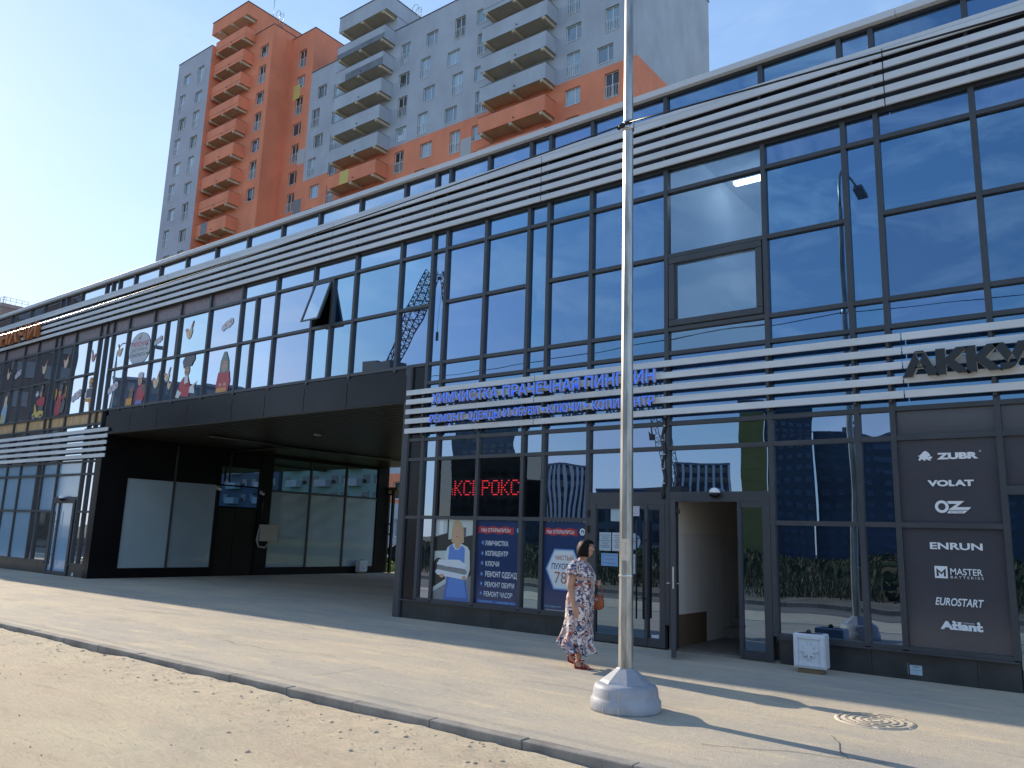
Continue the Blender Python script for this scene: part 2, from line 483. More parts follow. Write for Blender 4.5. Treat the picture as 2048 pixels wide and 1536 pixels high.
# clods of sand lying along the kerb
cd = MB(); rk = random.Random(12)
for i in range(480):
    x = rk.uniform(-13.5, 1.5); y = 5.43-abs(rk.gauss(0, 1))*0.42
    if y < 3.2 or fbm(x*0.8, 4.0, 3) < -0.25+0.5*rk.random()-0.35: continue
    r = rk.choice([0.006, 0.009, 0.013, 0.022])*rk.uniform(0.6, 1.3)
    z = road_z(x, y)
    vs = []
    for zz, rr in ((-0.3, 1.0), (0.25, 0.8)):
        for k in range(5):
            an = k*1.257+i; q = rr*r*rk.uniform(0.75, 1.25)
            vs.append((x+q*1.2*math.cos(an), min(y+q*math.sin(an), 5.45), z+zz*r))
    vs.append((x, y, z+0.5*r))
    cd.add(vs, [(k, (k+1) % 5, 5+(k+1) % 5, 5+k) for k in range(5)]+[(5+k, 5+(k+1) % 5, 10) for k in range(5)], SAND, True)
tag(cd.build('sand_clods', org=(0, 0, 0)), 'crumbly clods of sand heaped along the kerb', 'sand', kind='stuff')
# small stones and crumbs on the sand
stn = MB()
STONE = mat('road_grit', (0.24, 0.20, 0.15), 0.9, objrand=0.2)
for i in range(260):
    x = random.uniform(-11, 1.0); y = random.uniform(1.7, 5.42)
    r = random.choice([0.004, 0.005, 0.007, 0.012])*random.uniform(0.7, 1.3)
    z = road_z(x, y)
    a = random.random()*6
    vs = [(x+r*math.cos(a+k*2.09)*random.uniform(.7, 1.3), y+r*math.sin(a+k*2.09), z-0.002) for k in range(3)]+[(x, y, z+r*0.9)]
    stn.add(vs, [(0, 1, 3), (1, 2, 3), (2, 0, 3)], STONE)
tag(stn.build('grit', org=(0, 0, 0)), 'dark grit and pebbles scattered over the sandy road', 'grit', kind='stuff')

# ------------------------------------------------------------------ the glazed shopping building
bld = thing('shopping_centre', (0, D, 0), 'long two storey glass fronted shopping building with silver louvre bands and a dark drive-through passage', 'building')
XM = [-44.0, -42.6, -41.2, -39.8, -38.4, -37.0, -35.4, -33.9, -32.4, -30.73, -29.62, -28.3, -27.9, -26.83, -25.17, -24.76, -24.33, -23.37, -21.92, -20.51, -19.05, -17.6,
      -16.15, -14.72, -13.27, -11.84, -10.92, -10.53, -9.50, -8.46, -8.01, -7.09, -5.64, -4.0, -2.81, -2.36, -1.165, 0.30, 1.75, 3.2, 4.65, 6.1]
PASS0, PASS1 = -24.0, -11.45                     # drive-through passage
fr = MB()
MW = 0.035                                      # half width of a mullion
def vbar(x, z0, z1, hw=MW, y0=-0.06, y1=0.06): fr.box(x-hw, x+hw, D+y0, D+y1, z0, z1, FRAME)
def hbar(x0, x1, z, hw=0.032, y0=-0.055, y1=0.06): fr.box(x0, x1, D+y0, D+y1, z-hw, z+hw, FRAME)
panes = []                                       # (x0, x1, z0, z1, material)
spand = MB()
LIT = (-5.64, -4.0)
def pane(x0, x1, z0, z1, m): panes.append((x0+MW, x1-MW, z0+0.03, z1-0.03, m))
for x in XM:
    inpass = PASS0+0.1 < x < PASS1
    vbar(x, 4.86 if inpass else 0.36, 7.74)
    vbar(x, 8.69, 9.07)
vbar(-16.95, 6.18, 7.31); vbar(-17.04, 4.94, 6.18, 0.03); vbar(-14.03, 4.94, 7.31)
vbar(-20.6, 6.18, 7.31, 0.03, -0.05); vbar(-21.2, 4.94, 7.31, 0.03); vbar(-25.85, 4.94, 7.31, 0.03)
vbar(-31.5, 4.94, 7.31, 0.03)
vbar(-11.34, 0.0, 4.9, 0.045)
extra = {-17.6: [-17.04], -16.15: [], -14.72: [-14.03], -21.92: [-21.2], -26.83: [-25.85], -32.4: [-31.5]}
for a, b in zip(XM[:-1], XM[1:]):
    narrow = (b-a) < 0.55
    inpass = a > PASS0-0.5 and b < PASS1+0.6
    left = b < -17.5
    # parapet glazing
    hbar(a+MW, b-MW, 8.70, 0.02, -0.05, 0.05); hbar(a+MW, b-MW, 9.06, 0.015, -0.05, 0.05)
    panes.append((a+MW, b-MW, 8.72, 9.05, GLASS))
    spand.box(a, b, D+0.02, D+0.06, 7.78, 8.68, SHADOWGAP)
    # upper storey rows
    for z in (7.735, 7.31, 4.94): hbar(a+MW, b-MW, z)
    is_lit = abs(a-LIT[0]) < 0.01
    gm = LIGHTGLASS if False else GLASS
    g2 = VIEWGLASS if is_lit else GLASS
    if left: panes.append((a+MW, b-MW, 7.34, 7.71, ORNAMENT))
    else: pane(a, b, 7.31, 7.735, g2)
    zb = 4.94
    if narrow:
        pane(a, b, zb, 7.31, GLASS)
    else:
        hbar(a+MW, b-MW, 6.18)
        cuts = [a]+extra.get(a, [])+[b]
        for k, (p, q) in enumerate(zip(cuts[:-1], cuts[1:])):
            if abs(a+14.72) < 0.01 and k == 0:
                pane(p, q, zb, 6.18, GLASS)      # the open sash above is built on its own
            else:
                pane(p, q, zb, 6.18, g2); pane(p, q, 6.18, 7.31, g2)
    # below the upper storey
    if inpass and a < -11.0: continue
    for z in (4.55, 3.42, 3.03): hbar(a+MW, b-MW, z)
    if b < PASS0: panes.append((a+MW, b-MW, 4.58, 4.91, AUTUMN))
    else: pane(a, b, 4.55, 4.94, g2)
    pane(a, b, 3.42, 4.55, GLASS)
    filmtop = a >= -2.37
    lf = b < PASS0
    m6 = GREYFILM if filmtop else (WHITEFILM if lf and not narrow else SHOPGLASS)
    pane(a, b, 3.03, 3.42, m6)
    door = abs(a+7.09) < 0.01 or abs(a+5.64) < 0.01 or abs(a+26.83) < 0.01
    if door:
        zt = 2.30
        hbar(a+MW, b-MW, zt, 0.05)
        pane(a, b, zt+0.02, 3.03, WHITEFILM if lf else SHOPGLASS)
        continue
    if abs(a+1.165) < 0.01:
        hbar(a+MW, b-MW, 2.34, 0.05)
        pane(a, b, 2.36, 3.03, GREYFILM)
        panes.append((a+MW, b-MW, 0.02, 2.29, SHOPGLASS)); continue
    hbar(a+MW, b-MW, 1.905); hbar(a+MW, b-MW, 0.375, 0.028)
    led = -10.6 < a < -8.4
    m7 = GREYFILM if filmtop and a < -1.2 else (SHOPVIEW if led else (WHITEFILM if lf and not narrow else SHOPGLASS))
    pane(a, b, 1.905, 3.03, m7)
    m8 = GREYFILM if filmtop and a < -1.2 else (WHITEFILM if lf and not narrow and int(-a*10) % 3 else SHOPGLASS)
    pane(a, b, 0.37, 1.905, m8)
# corner bay beside the passage: dark panels
cp = MB()
for z0, z1 in ((0.34, 1.87), (1.93, 3.0), (3.06, 3.39), (3.45, 4.9)):
    cp.box(-11.30, -10.95, D-0.02, D+0.03, z0, z1, PANEL)
for z in (1.9, 3.03, 3.42): cp.box(-11.30, -10.95, D-0.05, D+0.03, z-0.03, z+0.03, FRAME)
cp.build('corner_panel', bld)
fr.build('curtain_wall_frame', bld)
spand.build('spandrel_panel', bld)

# panes: gently bowed sheets so that reflections bend a little, each a part of its own
def pane_mesh(mb, p, rnd):
    x0, x1, z0, z1, m = p
    n = 6
    w_, h_ = x1-x0, z1-z0
    bow = rnd.uniform(-1, 1)*0.0011*min(1.6, w_*h_+0.25)
    tx = rnd.uniform(-1, 1)*0.0016; tz = rnd.uniform(-1, 1)*0.0016
    vs = []
    for j in range(n+1):
        for i in range(n+1):
            u = i/n; v = j/n
            y = D+tx*(u-0.5)*w_+tz*(v-0.5)*h_-bow*16*u*(1-u)*v*(1-v)
            y += 0.0007*noise.noise(Vector((x0*3+u*1.8, v*1.8, z0)))*(1 if w_*h_ > 0.3 else 0.3)
            vs.append((x0+u*w_, y, z0+v*h_))
    fs = [(j*(n+1)+i, j*(n+1)+i+1, (j+1)*(n+1)+i+1, (j+1)*(n+1)+i) for j in range(n) for i in range(n)]
    mb.add(vs, fs, m, True)
def screen(P):
    d = Vector(P)-Vector((0, 0, CAMH))
    z = d.dot(fw)
    if z < 0.1: return None
    return (1024+1590.71*d.dot(rt2)/z, 768-1590.71*d.dot(up2)/z)
def pane_area(p):
    q = [screen((x, D, z)) for x, z in ((p[0], p[2]), (p[1], p[2]), (p[1], p[3]), (p[0], p[3]))]
    if None in q: return 0
    q = [(min(max(a, 0), 2048), min(max(b, 0), 1536)) for a, b in q]
    return abs(sum(q[i][0]*q[(i+1) % 4][1]-q[(i+1) % 4][0]*q[i][1] for i in range(4)))/2
order = sorted(range(len(panes)), key=lambda i: -pane_area(panes[i]))
big = set(order[:100])
rnd = random.Random(3)
rest = MB()
for i, p in enumerate(panes):
    if i in big:
        mb = MB(); pane_mesh(mb, p, rnd); mb.build('window_pane', bld)
    else: pane_mesh(rest, p, rnd)
tag(rest.build('small_window_pane', bld), kind='stuff')

# open top-hung sash
th = R(18)
sx0, sx1, hz, sl_ = -14.72+MW, -14.03-MW, 7.28, 1.07
def sashpt(x, d, off): return (x, D-0.03-d*math.sin(th)-off*math.cos(th), hz-d*math.cos(th)+off*math.sin(th)*-1)
def sash_bar(mb, xa, xb, da, db, o0, o1, m):
    vs = [sashpt(x, d, o) for o in (o0, o1) for x, d in ((xa, da), (xb, da), (xb, db), (xa, db))]
    mb.add(vs, [(0, 1, 2, 3), (7, 6, 5, 4), (0, 4, 5, 1), (1, 5, 6, 2), (2, 6, 7, 3), (3, 7, 4, 0)], m)
sash = MB()
sash_bar(sash, sx0, sx1, 0, 0.05, -0.03, 0.03, FRAME); sash_bar(sash, sx0, sx1, sl_-0.05, sl_, -0.03, 0.03, FRAME)
sash_bar(sash, sx0, sx0+0.05, 0.05, sl_-0.05, -0.03, 0.03, FRAME); sash_bar(sash, sx1-0.05, sx1, 0.05, sl_-0.05, -0.03, 0.03, FRAME)
sw = sash.build('open_window', bld)
sg = MB(); sash_bar(sg, sx0+0.05, sx1-0.05, 0.05, sl_-0.05, 0.0, 0.012, GLASS)
sg.build('pane', sw)
rec = MB()
rec.box(sx0-0.02, sx1+0.02, D+0.5, D+0.52, 6.2, 7.3, BLACKM)
rec.box(sx0-0.06, sx0-0.03, D+0.061, D+0.5, 6.2, 7.3, BLACKM); rec.box(sx1+0.03, sx1+0.06, D+0.061, D+0.5, 6.2, 7.3, BLACKM)
rec.box(sx0, sx1, D+0.061, D+0.5, 6.16, 6.2, BLACKM); rec.box(sx0, sx1, D+0.061, D+0.5, 7.3, 7.34, BLACKM)
rec.build('window_recess', bld)

# sash with a heavy frame in the lit bay
hs = MB()
for a_, b_, c_, d_ in ((-5.59, -4.05, 4.985, 5.09), (-5.59, -4.05, 6.03, 6.14), (-5.59, -5.49, 5.09, 6.03), (-4.15, -4.05, 5.09, 6.03)):
    hs.box(a_, b_, D-0.075, D-0.004, c_, d_, FRAME)
hs.build('sash_frame', bld, bevel=0.012)

# louvre bands: every slat length between two joints is a part
def slat(x0, x1, z0, z1, dep=0.034, m=SILVER, y=FL):
    s_ = MB()
    s_.box(x0+0.008, x1-0.008, y, y+dep, z0, z1, m)
    s_.build('louvre_slat', bld, bevel=0.004)
jt = [-44.0, -39.5, -33.3, -27.2, -21.25, -18.2, -14.06, -8.14, -2.2, 3.8, 6.2]
for a, b in zip(jt[:-1], jt[1:]):
    for z0, z1 in ((8.485, 8.60), (8.295, 8.40), (8.105, 8.21), (7.915, 8.02), (7.725, 7.83)):
        slat(a, b, z0, z1)
for a, b in ((-11.36, -8.17), (-8.17, -2.18), (-2.18, 3.6), (3.6, 6.2)):
    for z0, z1 in ((4.315, 4.415), (4.125, 4.225), (3.93, 4.03), (3.735, 3.835), (3.54, 3.64)):
        slat(a, b, z0, z1)
for a, b in ((-44.0, -33.3), (-33.3, -27.3), (-27.3, -23.67)):
    for z0, z1 in ((4.27, 4.38), (4.08, 4.19), (3.885, 3.995), (3.69, 3.80), (3.50, 3.61)):
        slat(a, b, z0, z1)
for x in XM:
    MB().box(x-0.02, x+0.02, FL+0.035, D-0.061, 7.74, 8.61, SHADOWGAP).build('louvre_bracket', bld)
    if not (PASS0-0.2 < x < PASS1+0.3): MB().box(x-0.02, x+0.02, FL+0.035, D-0.061, 3.5, 4.42, FRAME).build('louvre_bracket', bld)
top = MB()
top.box(-44, 6.2, FL+0.02, D+0.5, 8.615, 8.68, CAPM)
top.build('louvre_ledge', bld)
cap = MB()
for a, b in zip([-44, -38, -32, -26, -20, -14, -8, -2, 4], [-38, -32, -26, -20, -14, -8, -2, 4, 6.2]):
    cap.box(a+0.003, b-0.003, D-0.14, D+0.55, 9.075, 9.185, CAPM)
cap.build('roof_cap', bld, bevel=0.006)
rf = MB()
rf.box(-44, 6.2, D+0.56, D+11.6, 8.7, 8.9, SHADOWGAP)
rf.box(-44, 6.2, D+11.4, D+11.65, 4.25, 9.15, PANEL)
rf.build('roof', bld)
for a_, b_ in ((-44.0, -24.32), (-11.34, 6.2)):
    MB().box(a_, b_, D+11.42, D+11.66, -0.1, 4.24, PANEL).build('rear_wall', bld)
MB().box(-44.25, -44.01, D-0.05, D+11.66, -0.1, 9.1, PANEL).build('end_wall', bld)
MB().box(6.21, 6.45, D-0.05, D+11.66, -0.1, 9.1, PANEL).build('end_wall', bld)

# plinth, sills
for a, b in ((-44, -26.83), (-25.3, -24.0), (-11.45, -7.12), (-3.97, -1.14), (0.32, 6.2)):
    x = a; pl = MB(); pl.box(a, b, D, D+0.13, -0.05, 0.32, PLINTH)
    while x < b-0.01:
        e = min(b, x+1.19)
        pl.box(x+0.002, e-0.002, D-0.02, D+0.14, -0.05, 0.325, PLINTH); x = e
    pl.build('plinth', bld)
for a, b in ((-44, -26.86), (-25.3, -24.1), (-11.3, -7.12), (-3.97, -1.14), (0.32, 6.2)):
    MB().box(a, b, D-0.085, D+0.05, 0.325, 0.347, FRAME).build('window_sill', bld)

# upper storey inner core and ground floor shop rooms (dark, seen only through clear panes)
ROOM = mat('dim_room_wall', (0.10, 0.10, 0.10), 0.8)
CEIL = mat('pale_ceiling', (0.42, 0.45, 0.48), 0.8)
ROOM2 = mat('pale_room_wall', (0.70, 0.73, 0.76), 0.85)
core = MB()
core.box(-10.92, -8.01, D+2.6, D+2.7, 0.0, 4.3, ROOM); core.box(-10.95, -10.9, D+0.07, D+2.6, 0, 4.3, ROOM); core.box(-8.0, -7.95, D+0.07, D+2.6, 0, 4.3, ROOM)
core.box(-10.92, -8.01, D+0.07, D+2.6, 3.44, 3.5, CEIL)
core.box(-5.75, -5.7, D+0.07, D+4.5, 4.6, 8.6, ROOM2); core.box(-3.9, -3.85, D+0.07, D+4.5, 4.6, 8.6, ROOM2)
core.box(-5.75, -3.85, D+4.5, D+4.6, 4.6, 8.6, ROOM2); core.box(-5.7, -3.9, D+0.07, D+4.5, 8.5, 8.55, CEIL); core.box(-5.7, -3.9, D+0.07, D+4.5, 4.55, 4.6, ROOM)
core.build('interior_wall', bld)

# passage: fascia, soffit, side walls
fa = MB()
x = PASS0
for e in (-22.55, -21.1, -19.6, -17.55, -16.2, -14.72, -13.25, -11.45):
    fa.box(x+0.009, e-0.009, D-0.075, D-0.03, 4.205, 4.745, PANEL); x = e
fa.box(PASS0, PASS1, D-0.03, D+0.1, 4.205, 4.745, SHADOWGAP)
fa.box(PASS0+0.02, -11.36, D-0.03, D+0.06, 4.75, 4.9, PANEL)
fa.build('passage_fascia', bld)
so_ = MB()
y = D-0.06
so_.box(PASS0, PASS1, D+0.1, D+11.6, 4.25, 4.3, SHADOWGAP)
while y < D+11.5:
    so_.box(PASS0, PASS1, y, y+0.10, 4.185, 4.249, SOFFIT); y += 0.17
so_.build('soffit', bld)
pi_ = MB(); pi_.tube([(-20.5, D+1.2, 4.12), (-20.5, D+11.3, 4.12)], 0.045, BLACKM, 8); pi_.tube([(-20.5, D+4.2, 4.12), (PASS0+0.1, D+4.2, 4.12), (PASS0+0.1, D+4.2, 3.1)], 0.03, BLACKM, 8); pi_.build('ceiling_pipe', bld)
for yy in (14.0, 18.0, 21.6):
    q_ = MB(); q_.lathe([(0.11, 0.0), (0.11, -0.03), (0.085, -0.05), (0.0001, -0.05)], (-17.5, yy, 4.184), mat('off_lamp_glass', (0.30, 0.30, 0.29), 0.3), 20); q_.build('ceiling_lamp', bld)
lw = MB()
def lwx(y0, y1, z0, z1, m, dx=0.0): lw.box(PASS0-0.3, PASS0+dx, y0, y1, z0, z1, m)
lwx(D-0.05, 12.17, 0, 4.2, BLACKWALL, 0.012); lwx(12.17, 15.25, 0, 0.28, BLACKWALL, 0.02); lwx(12.17, 15.25, 2.96, 4.2, BLACKWALL)
lwx(15.2, 15.32, 0, 4.2, BLACKWALL, 0.03); lwx(16.85, 17.36, 0, 4.2, BLACKWALL, 0.03); lwx(17.36, 22.42, 0, 0.25, BLACKWALL, 0.02); lwx(17.36, 22.42, 4.06, 4.2, BLACKWALL)
lwx(22.42, 23.0, 0, 4.2, BLACKWALL, 0.03); lwx(15.32, 16.85, 3.6, 4.2, BLACKWALL)
for yy in (13.69, 19.07, 20.78): lwx(yy-0.03, yy+0.03, 0.25, 4.1, FRAME, 0.02)
lwx(17.36, 22.42, 2.87, 2.93, FRAME, 0.015)
lw.build('passage_wall', bld)
for (y0, y1, z0, z1, m) in ((12.17, 13.66, 0.29, 2.96, FROST), (13.72, 15.2, 0.29, 2.96, FROST), (17.37, 19.04, 0.26, 2.87, FROST), (19.10, 20.75, 0.26, 2.87, FROST), (20.81, 22.41, 0.26, 2.87, FROST),
                            (17.37, 19.04, 2.94, 4.06, SHOPGLASS), (19.10, 20.75, 2.94, 4.06, SHOPGLASS), (20.81, 22.41, 2.94, 4.06, SHOPGLASS), (15.33, 16.84, 2.28, 2.95, GLASS), (15.33, 16.84, 3.0, 3.6, SHOPGLASS)):
    MB().box(PASS0-0.2, PASS0-0.03, y0, y1, z0, z1, m).build('passage_window', bld)
pd = MB()
pd.box(PASS0-0.25, PASS0-0.02, 15.33, 15.98, 0.02, 2.24, DOORBROWN); pd.box(PASS0-0.25, PASS0-0.02, 15.995, 16.84, 0.02, 2.24, DOORBROWN)
pdo = pd.build('passage_door', bld)
ph = MB(); ph.tube([(PASS0-0.01, 15.9, 1.0), (PASS0+0.05, 15.9, 1.0), (PASS0+0.05, 16.02, 1.0)], 0.011, BLACKM); ph.build('handle', pdo)
rw = MB()
rw.box(PASS1, PASS1+0.1, D-0.03, D+11.4, 0.0, 4.2, BLACKWALL)
rw.box(PASS1-0.03, PASS1+0.13, D-0.07, D-0.031, 0.0, 4.9, FRAME)
rw.build('passage_wall', bld)
# left block: end column facing the street
MB().box(-24.28, -23.985, D-0.06, D-0.051, 0.0, 4.2, PANEL).build('corner_panel', bld)

# laundry door ------------------------------------------------------
def bar_handle(parent, x, y, z0, z1):
    h = MB()
    h.tube([(x, y-0.075, z0), (x, y-0.075, z1)], 0.014, BLACKM, 10)
    for z in (z0+0.3, z1-0.3): h.tube([(x, y, z), (x, y-0.075, z)], 0.009, BLACKM, 8)
    h.build('handle', parent)
ld = MB()
ld.box(-7.05, -5.68, D-0.055, D+0.04, 2.16, 2.25, FRAME)
for a, b in ((-7.05, -6.92), (-6.03, -5.975), (-5.77, -5.68)): ld.box(a, b, D-0.06, D+0.045, 0.02, 2.159, FRAME)
ld.box(-6.92, -6.03, D-0.05, D+0.04, 0.02, 0.14, FRAME); ld.box(-6.92, -6.03, D-0.05, D+0.04, 2.09, 2.16, FRAME)
ld.box(-5.975, -5.77, D-0.05, D+0.04, 0.02, 0.15, FRAME); ld.box(-5.975, -5.77, D-0.05, D+0.04, 2.08, 2.16, FRAME)
ldo = ld.build('shop_door', bld)
MB().box(-6.92, -6.03, D-0.015, D-0.005, 0.14, 2.09, SHOPGLASS).build('pane', ldo)
MB().box(-5.975, -5.77, D-0.015, D-0.005, 0.15, 2.08, SHOPGLASS).build('pane', ldo)
bar_handle(ldo, -6.13, D-0.05, 0.42, 1.93); bar_handle(ldo, -6.0, D-0.06, 0.42, 1.90)
hg = MB()
for z in (0.25, 1.70, 1.95): hg.box(-7.075, -7.035, D-0.085, D-0.061, z, z+0.11, BLACKM)
hg.build('hinge', ldo)

# stair entrance with its open leaf ----------------------------------
OX0, OX1 = -5.50, -4.52
ed = MB()
ed.box(-5.60, -4.04, D-0.055, D+0.04, 2.20, 2.25, FRAME)
ed.box(-5.60, OX0, D-0.06, D+0.045, 0.02, 2.20, FRAME); ed.box(OX1, -4.47, D-0.06, D+0.045, 0.02, 2.20, FRAME); ed.box(-4.15, -4.04, D-0.06, D+0.045, 0.02, 2.20, FRAME)
ed.box(-4.47, -4.15, D-0.05, D+0.04, 0.02, 0.14, FRAME); ed.box(-4.47, -4.15, D-0.05, D+0.04, 2.12, 2.20, FRAME)
edo = ed.build('entrance_door_frame', bld)
MB().box(-4.47, -4.15, D-0.015, D-0.005, 0.14, 2.12, SHOPGLASS).build('pane', edo)
ha = Vector((-5.52, D-0.06, 0)); dirv = Vector((0.42, -0.907, 0)).normalized(); nrm = Vector((dirv.y, -dirv.x, 0))
def leafbox(mb, a, b, z0, z1, t, m, off=0.0):
    vs = []
    for z in (z0, z1):
        for s_, q in ((a, -1), (b, -1), (b, 1), (a, 1)):
            p = ha+dirv*s_+nrm*(q*t+off); vs.append((p.x, p.y, z))
    mb.add(vs, [(0, 3, 2, 1), (4, 5, 6, 7), (0, 1, 5, 4), (1, 2, 6, 5), (2, 3, 7, 6), (3, 0, 4, 7)], m)
lf = MB()
leafbox(lf, 0, 0.08, 0.03, 2.18, 0.03, FRAME); leafbox(lf, 0.80, 0.90, 0.03, 2.18, 0.03, FRAME)
leafbox(lf, 0.08, 0.80, 0.03, 0.15, 0.029, FRAME); leafbox(lf, 0.08, 0.80, 2.09, 2.18, 0.029, FRAME)
lfo = lf.build('entrance_door', bld)
lg = MB(); leafbox(lg, 0.08, 0.80, 0.15, 2.09, 0.008, SHOPGLASS); lg.build('pane', lfo)
lk = MB(); leafbox(lk, 0.901, 0.906, 0.95, 1.25, 0.011, STEEL); lk.build('lock_plate', lfo)
lh = MB()
p = ha+dirv*0.84
for s_ in (-1, 1):
    q = p+nrm*(0.03*s_); q2 = p+nrm*(0.085*s_)
    lh.tube([(q.x, q.y, 1.02), (q2.x, q2.y, 1.02), (q2.x-dirv.x*0.12, q2.y-dirv.y*0.12, 1.02)], 0.01, STEEL)
lh.build('handle', lfo)
cl = MB(); leafbox(cl, 0.03, 0.3, 2.02, 2.08, 0.03, BLACKM, -0.062); cl.build('door_closer', lfo)
# stairwell behind it
STW = mat('stairwell_panel', (0.74, 0.68, 0.62), 0.7, var=0.06, vscale=1.4, stretch=(1, 9, 0.3))
STW2 = mat('stairwell_upper_panel', (0.80, 0.72, 0.62), 0.7)
STEP = mat('stair_stone', (0.20, 0.175, 0.15), 0.6, var=0.2, vscale=8)
st = MB()
st.box(-5.66, -5.60, D+0.05, D+5.0, 0.0, 1.72, STW); st.box(-5.66, -5.603, D+0.05, D+5.0, 1.722, 3.0, STW2)
st.box(-5.60, -3.2, D+4.4, D+4.5, 0.0, 3.0, STW); st.box(-3.26, -3.2, D+0.05, D+4.4, 0.0, 3.0, STW)
st.box(-5.6, -3.26, D+0.05, D+4.4, 2.6, 2.66, STW2)
st.box(-5.6, -3.26, D-0.01, D+4.4, -0.02, 0.035, STEP)
st.build('stairwell', bld)
sp_ = MB()
for i in range(9): sp_.box(-5.599, -4.1, D+1.95+i*0.28, D+4.39, 0.036+i*0.165, 0.035+(i+1)*0.165, STEP)
sp_.build('stair', bld)
MB().box(-5.598, -5.57, D+0.1, D+1.2, 0.0, 0.5, mat('skirting_wood', (0.16, 0.10, 0.06), 0.6)).build('skirting', bld)

# left block door -----------------------------------------------------
d2 = MB()
for a, b in ((-26.79, -26.70), (-26.40, -26.32), (-25.45, -25.32)): d2.box(a, b, D-0.06, D+0.045, 0.02, 2.16, FRAME)
d2.box(-26.79, -25.32, D-0.055, D+0.04, 2.161, 2.25, FRAME); d2.box(-26.70, -26.40, D-0.05, D+0.04, 0.02, 0.12, FRAME); d2.box(-26.32, -25.45, D-0.05, D+0.04, 0.02, 0.12, FRAME)
d2o = d2.build('shop_door', bld)
MB().box(-26.70, -26.40, D-0.015, D-0.005, 0.12, 2.16, WHITEFILM).build('pane', d2o)
MB().box(-26.32, -25.45, D-0.015, D-0.005, 0.12, 2.16, WHITEFILM).build('pane', d2o)
bar_handle(d2o, -26.36, D-0.06, 0.3, 1.9)
# ------------------------------------------------------------------ apartment tower behind
tow = thing('apartment_building', (-56, 48, 0), 'tall orange and grey plastered apartment building with stacked balconies rising behind the glass front', 'apartment building')
ORANGE = mat('orange_plaster', (0.80, 0.27, 0.15), 0.9, var=0.10, vscale=0.5, bump=0.15, bscale=6, stretch=(1, 1, 0.5))
GREYP = mat('blue_grey_plaster', (0.43, 0.47, 0.53), 0.9, var=0.10, vscale=0.45, stretch=(1, 1, 0.6), bump=0.15, bscale=6)
VIOLET = mat('violet_grey_plaster', (0.43, 0.44, 0.50), 0.9, var=0.08, vscale=0.3, bump=0.1, bscale=6)
PALEB = mat('pale_blue_plaster', (0.48, 0.53, 0.62), 0.9, var=0.06, vscale=0.5)
DKGREY = mat('bare_grey_parapet', (0.17, 0.19, 0.22), 0.8, var=0.2, vscale=1)
CREAM = mat('cream_concrete', (0.62, 0.53, 0.40), 0.85, var=0.08, vscale=1.2)
YELLOW = mat('yellow_panel', (0.66, 0.52, 0.16), 0.85, var=0.06, vscale=1)
PALEG = mat('pale_grey_panel', (0.48, 0.48, 0.50), 0.85)
SLATE = mat('slate_grey_panel', (0.22, 0.235, 0.27), 0.85)
PVC = mat('white_pvc', (0.72, 0.72, 0.71), 0.4)
ROOFM = mat('roof_flashing', (0.10, 0.09, 0.10), 0.6)
TGLASS = mat('flat_window_glass', (0.22, 0.30, 0.36), 0.03, ior=2.3, tint=(0.88, 0.95, 1.0), objrand=0.5)
DGLASS = mat('dark_window_glass', (0.045, 0.05, 0.052), 0.05, ior=1.7, objrand=0.6)
RAIL = mat('white_rail', (0.66, 0.67, 0.68), 0.5)

# columns of windows: (x centre, wall y, first z, kinds from the top)  S = small, F = tall with rail
FLR = 2.82
wins = []
def wcol(xs, xf, y, z0, first, n, dz=FLR, wide=1.45, dark=False):
    z = z0; k = first
    for i in range(n):
        wins.append((xs if k == 'S' else xf, y, z, k, dark, wide))
        z -= dz; k = 'F' if k == 'S' else 'S'
wcol(-83.85, -84.45, 43.8, 53.3, 'S', 10)
wcol(-80.92, -80.95, 43.8, 53.0, 'F', 11)
wcol(-71.2, -71.2, 45.5, 53.3, 'S', 7, dark=True)
wcol(-67.58, -67.58, 48.0, 52.4, 'F', 8, dark=True)
wcol(-63.7, -64.45, 48.0, 47.1, 'S', 7)
wcol(-61.0, -61.1, 48.0, 46.2, 'F', 6)
wcol(-51.33, -51.35, 48.0, 46.95, 'F', 6, dark=True)
wcol(-47.9, -48.55, 48.0, 47.2, 'S', 7)
wcol(-45.03, -44.38, 48.0, 46.95, 'F', 7)
wcol(-41.7, -41.55, 48.0, 47.1, 'S', 6)
wcol(-31.98, -31.96, 48.0, 47.2, 'S', 7)
wcol(-29.02, -28.4, 48.0, 47.0, 'F', 6)
wins += [(-48.85, 48.0, 5.1, 'S', True, 1.3), (-48.5, 48.0, 1.95, 'S', True, 1.3), (-52.3, 48.0, 5.1, 'S', True, 1.3), (-45.2, 48.0, 5.1, 'S', False, 1.3), (-52.3, 48.0, 1.95, 'S', False, 1.3), (-45.2, 48.0, 1.95, 'S', True, 1.3)]
def wrect(wn):
    x, y, z, k, dk, wd = wn
    if k == 'S': return (x-wd/2, x+wd/2, z-0.74, z+0.74)
    return (x-0.62, x+0.62, z-1.08, z+1.08)
cut = MB()
for wn in wins:
    a, b, c, d = wrect(wn)
    cut.box(a, b, wn[1]-0.3, wn[1]+0.28, c, d, DKGREY)
cuto = cut.build('cutter', org=(0, 0, 0))
def wall(x0, x1, y0, y1, z0, z1, m, name='wall'):
    o = MB().box(x0, x1, y0, y1, z0, z1, m).build(name, tow)
    if any(abs(wn[1]-y0) < 0.01 and x0 < wn[0] < x1 and z0-0.5 < wn[2] < z1+0.5 for wn in wins):
        md = o.modifiers.new('cut', 'BOOLEAN'); md.object = cuto; md.operation = 'DIFFERENCE'; md.solver = 'EXACT'
        bpy.context.view_layer.update()
        me = bpy.data.meshes.new_from_object(o.evaluated_get(bpy.context.evaluated_depsgraph_get()))
        o.modifiers.clear(); old = o.data; o.data = me; bpy.data.meshes.remove(old)
    return o
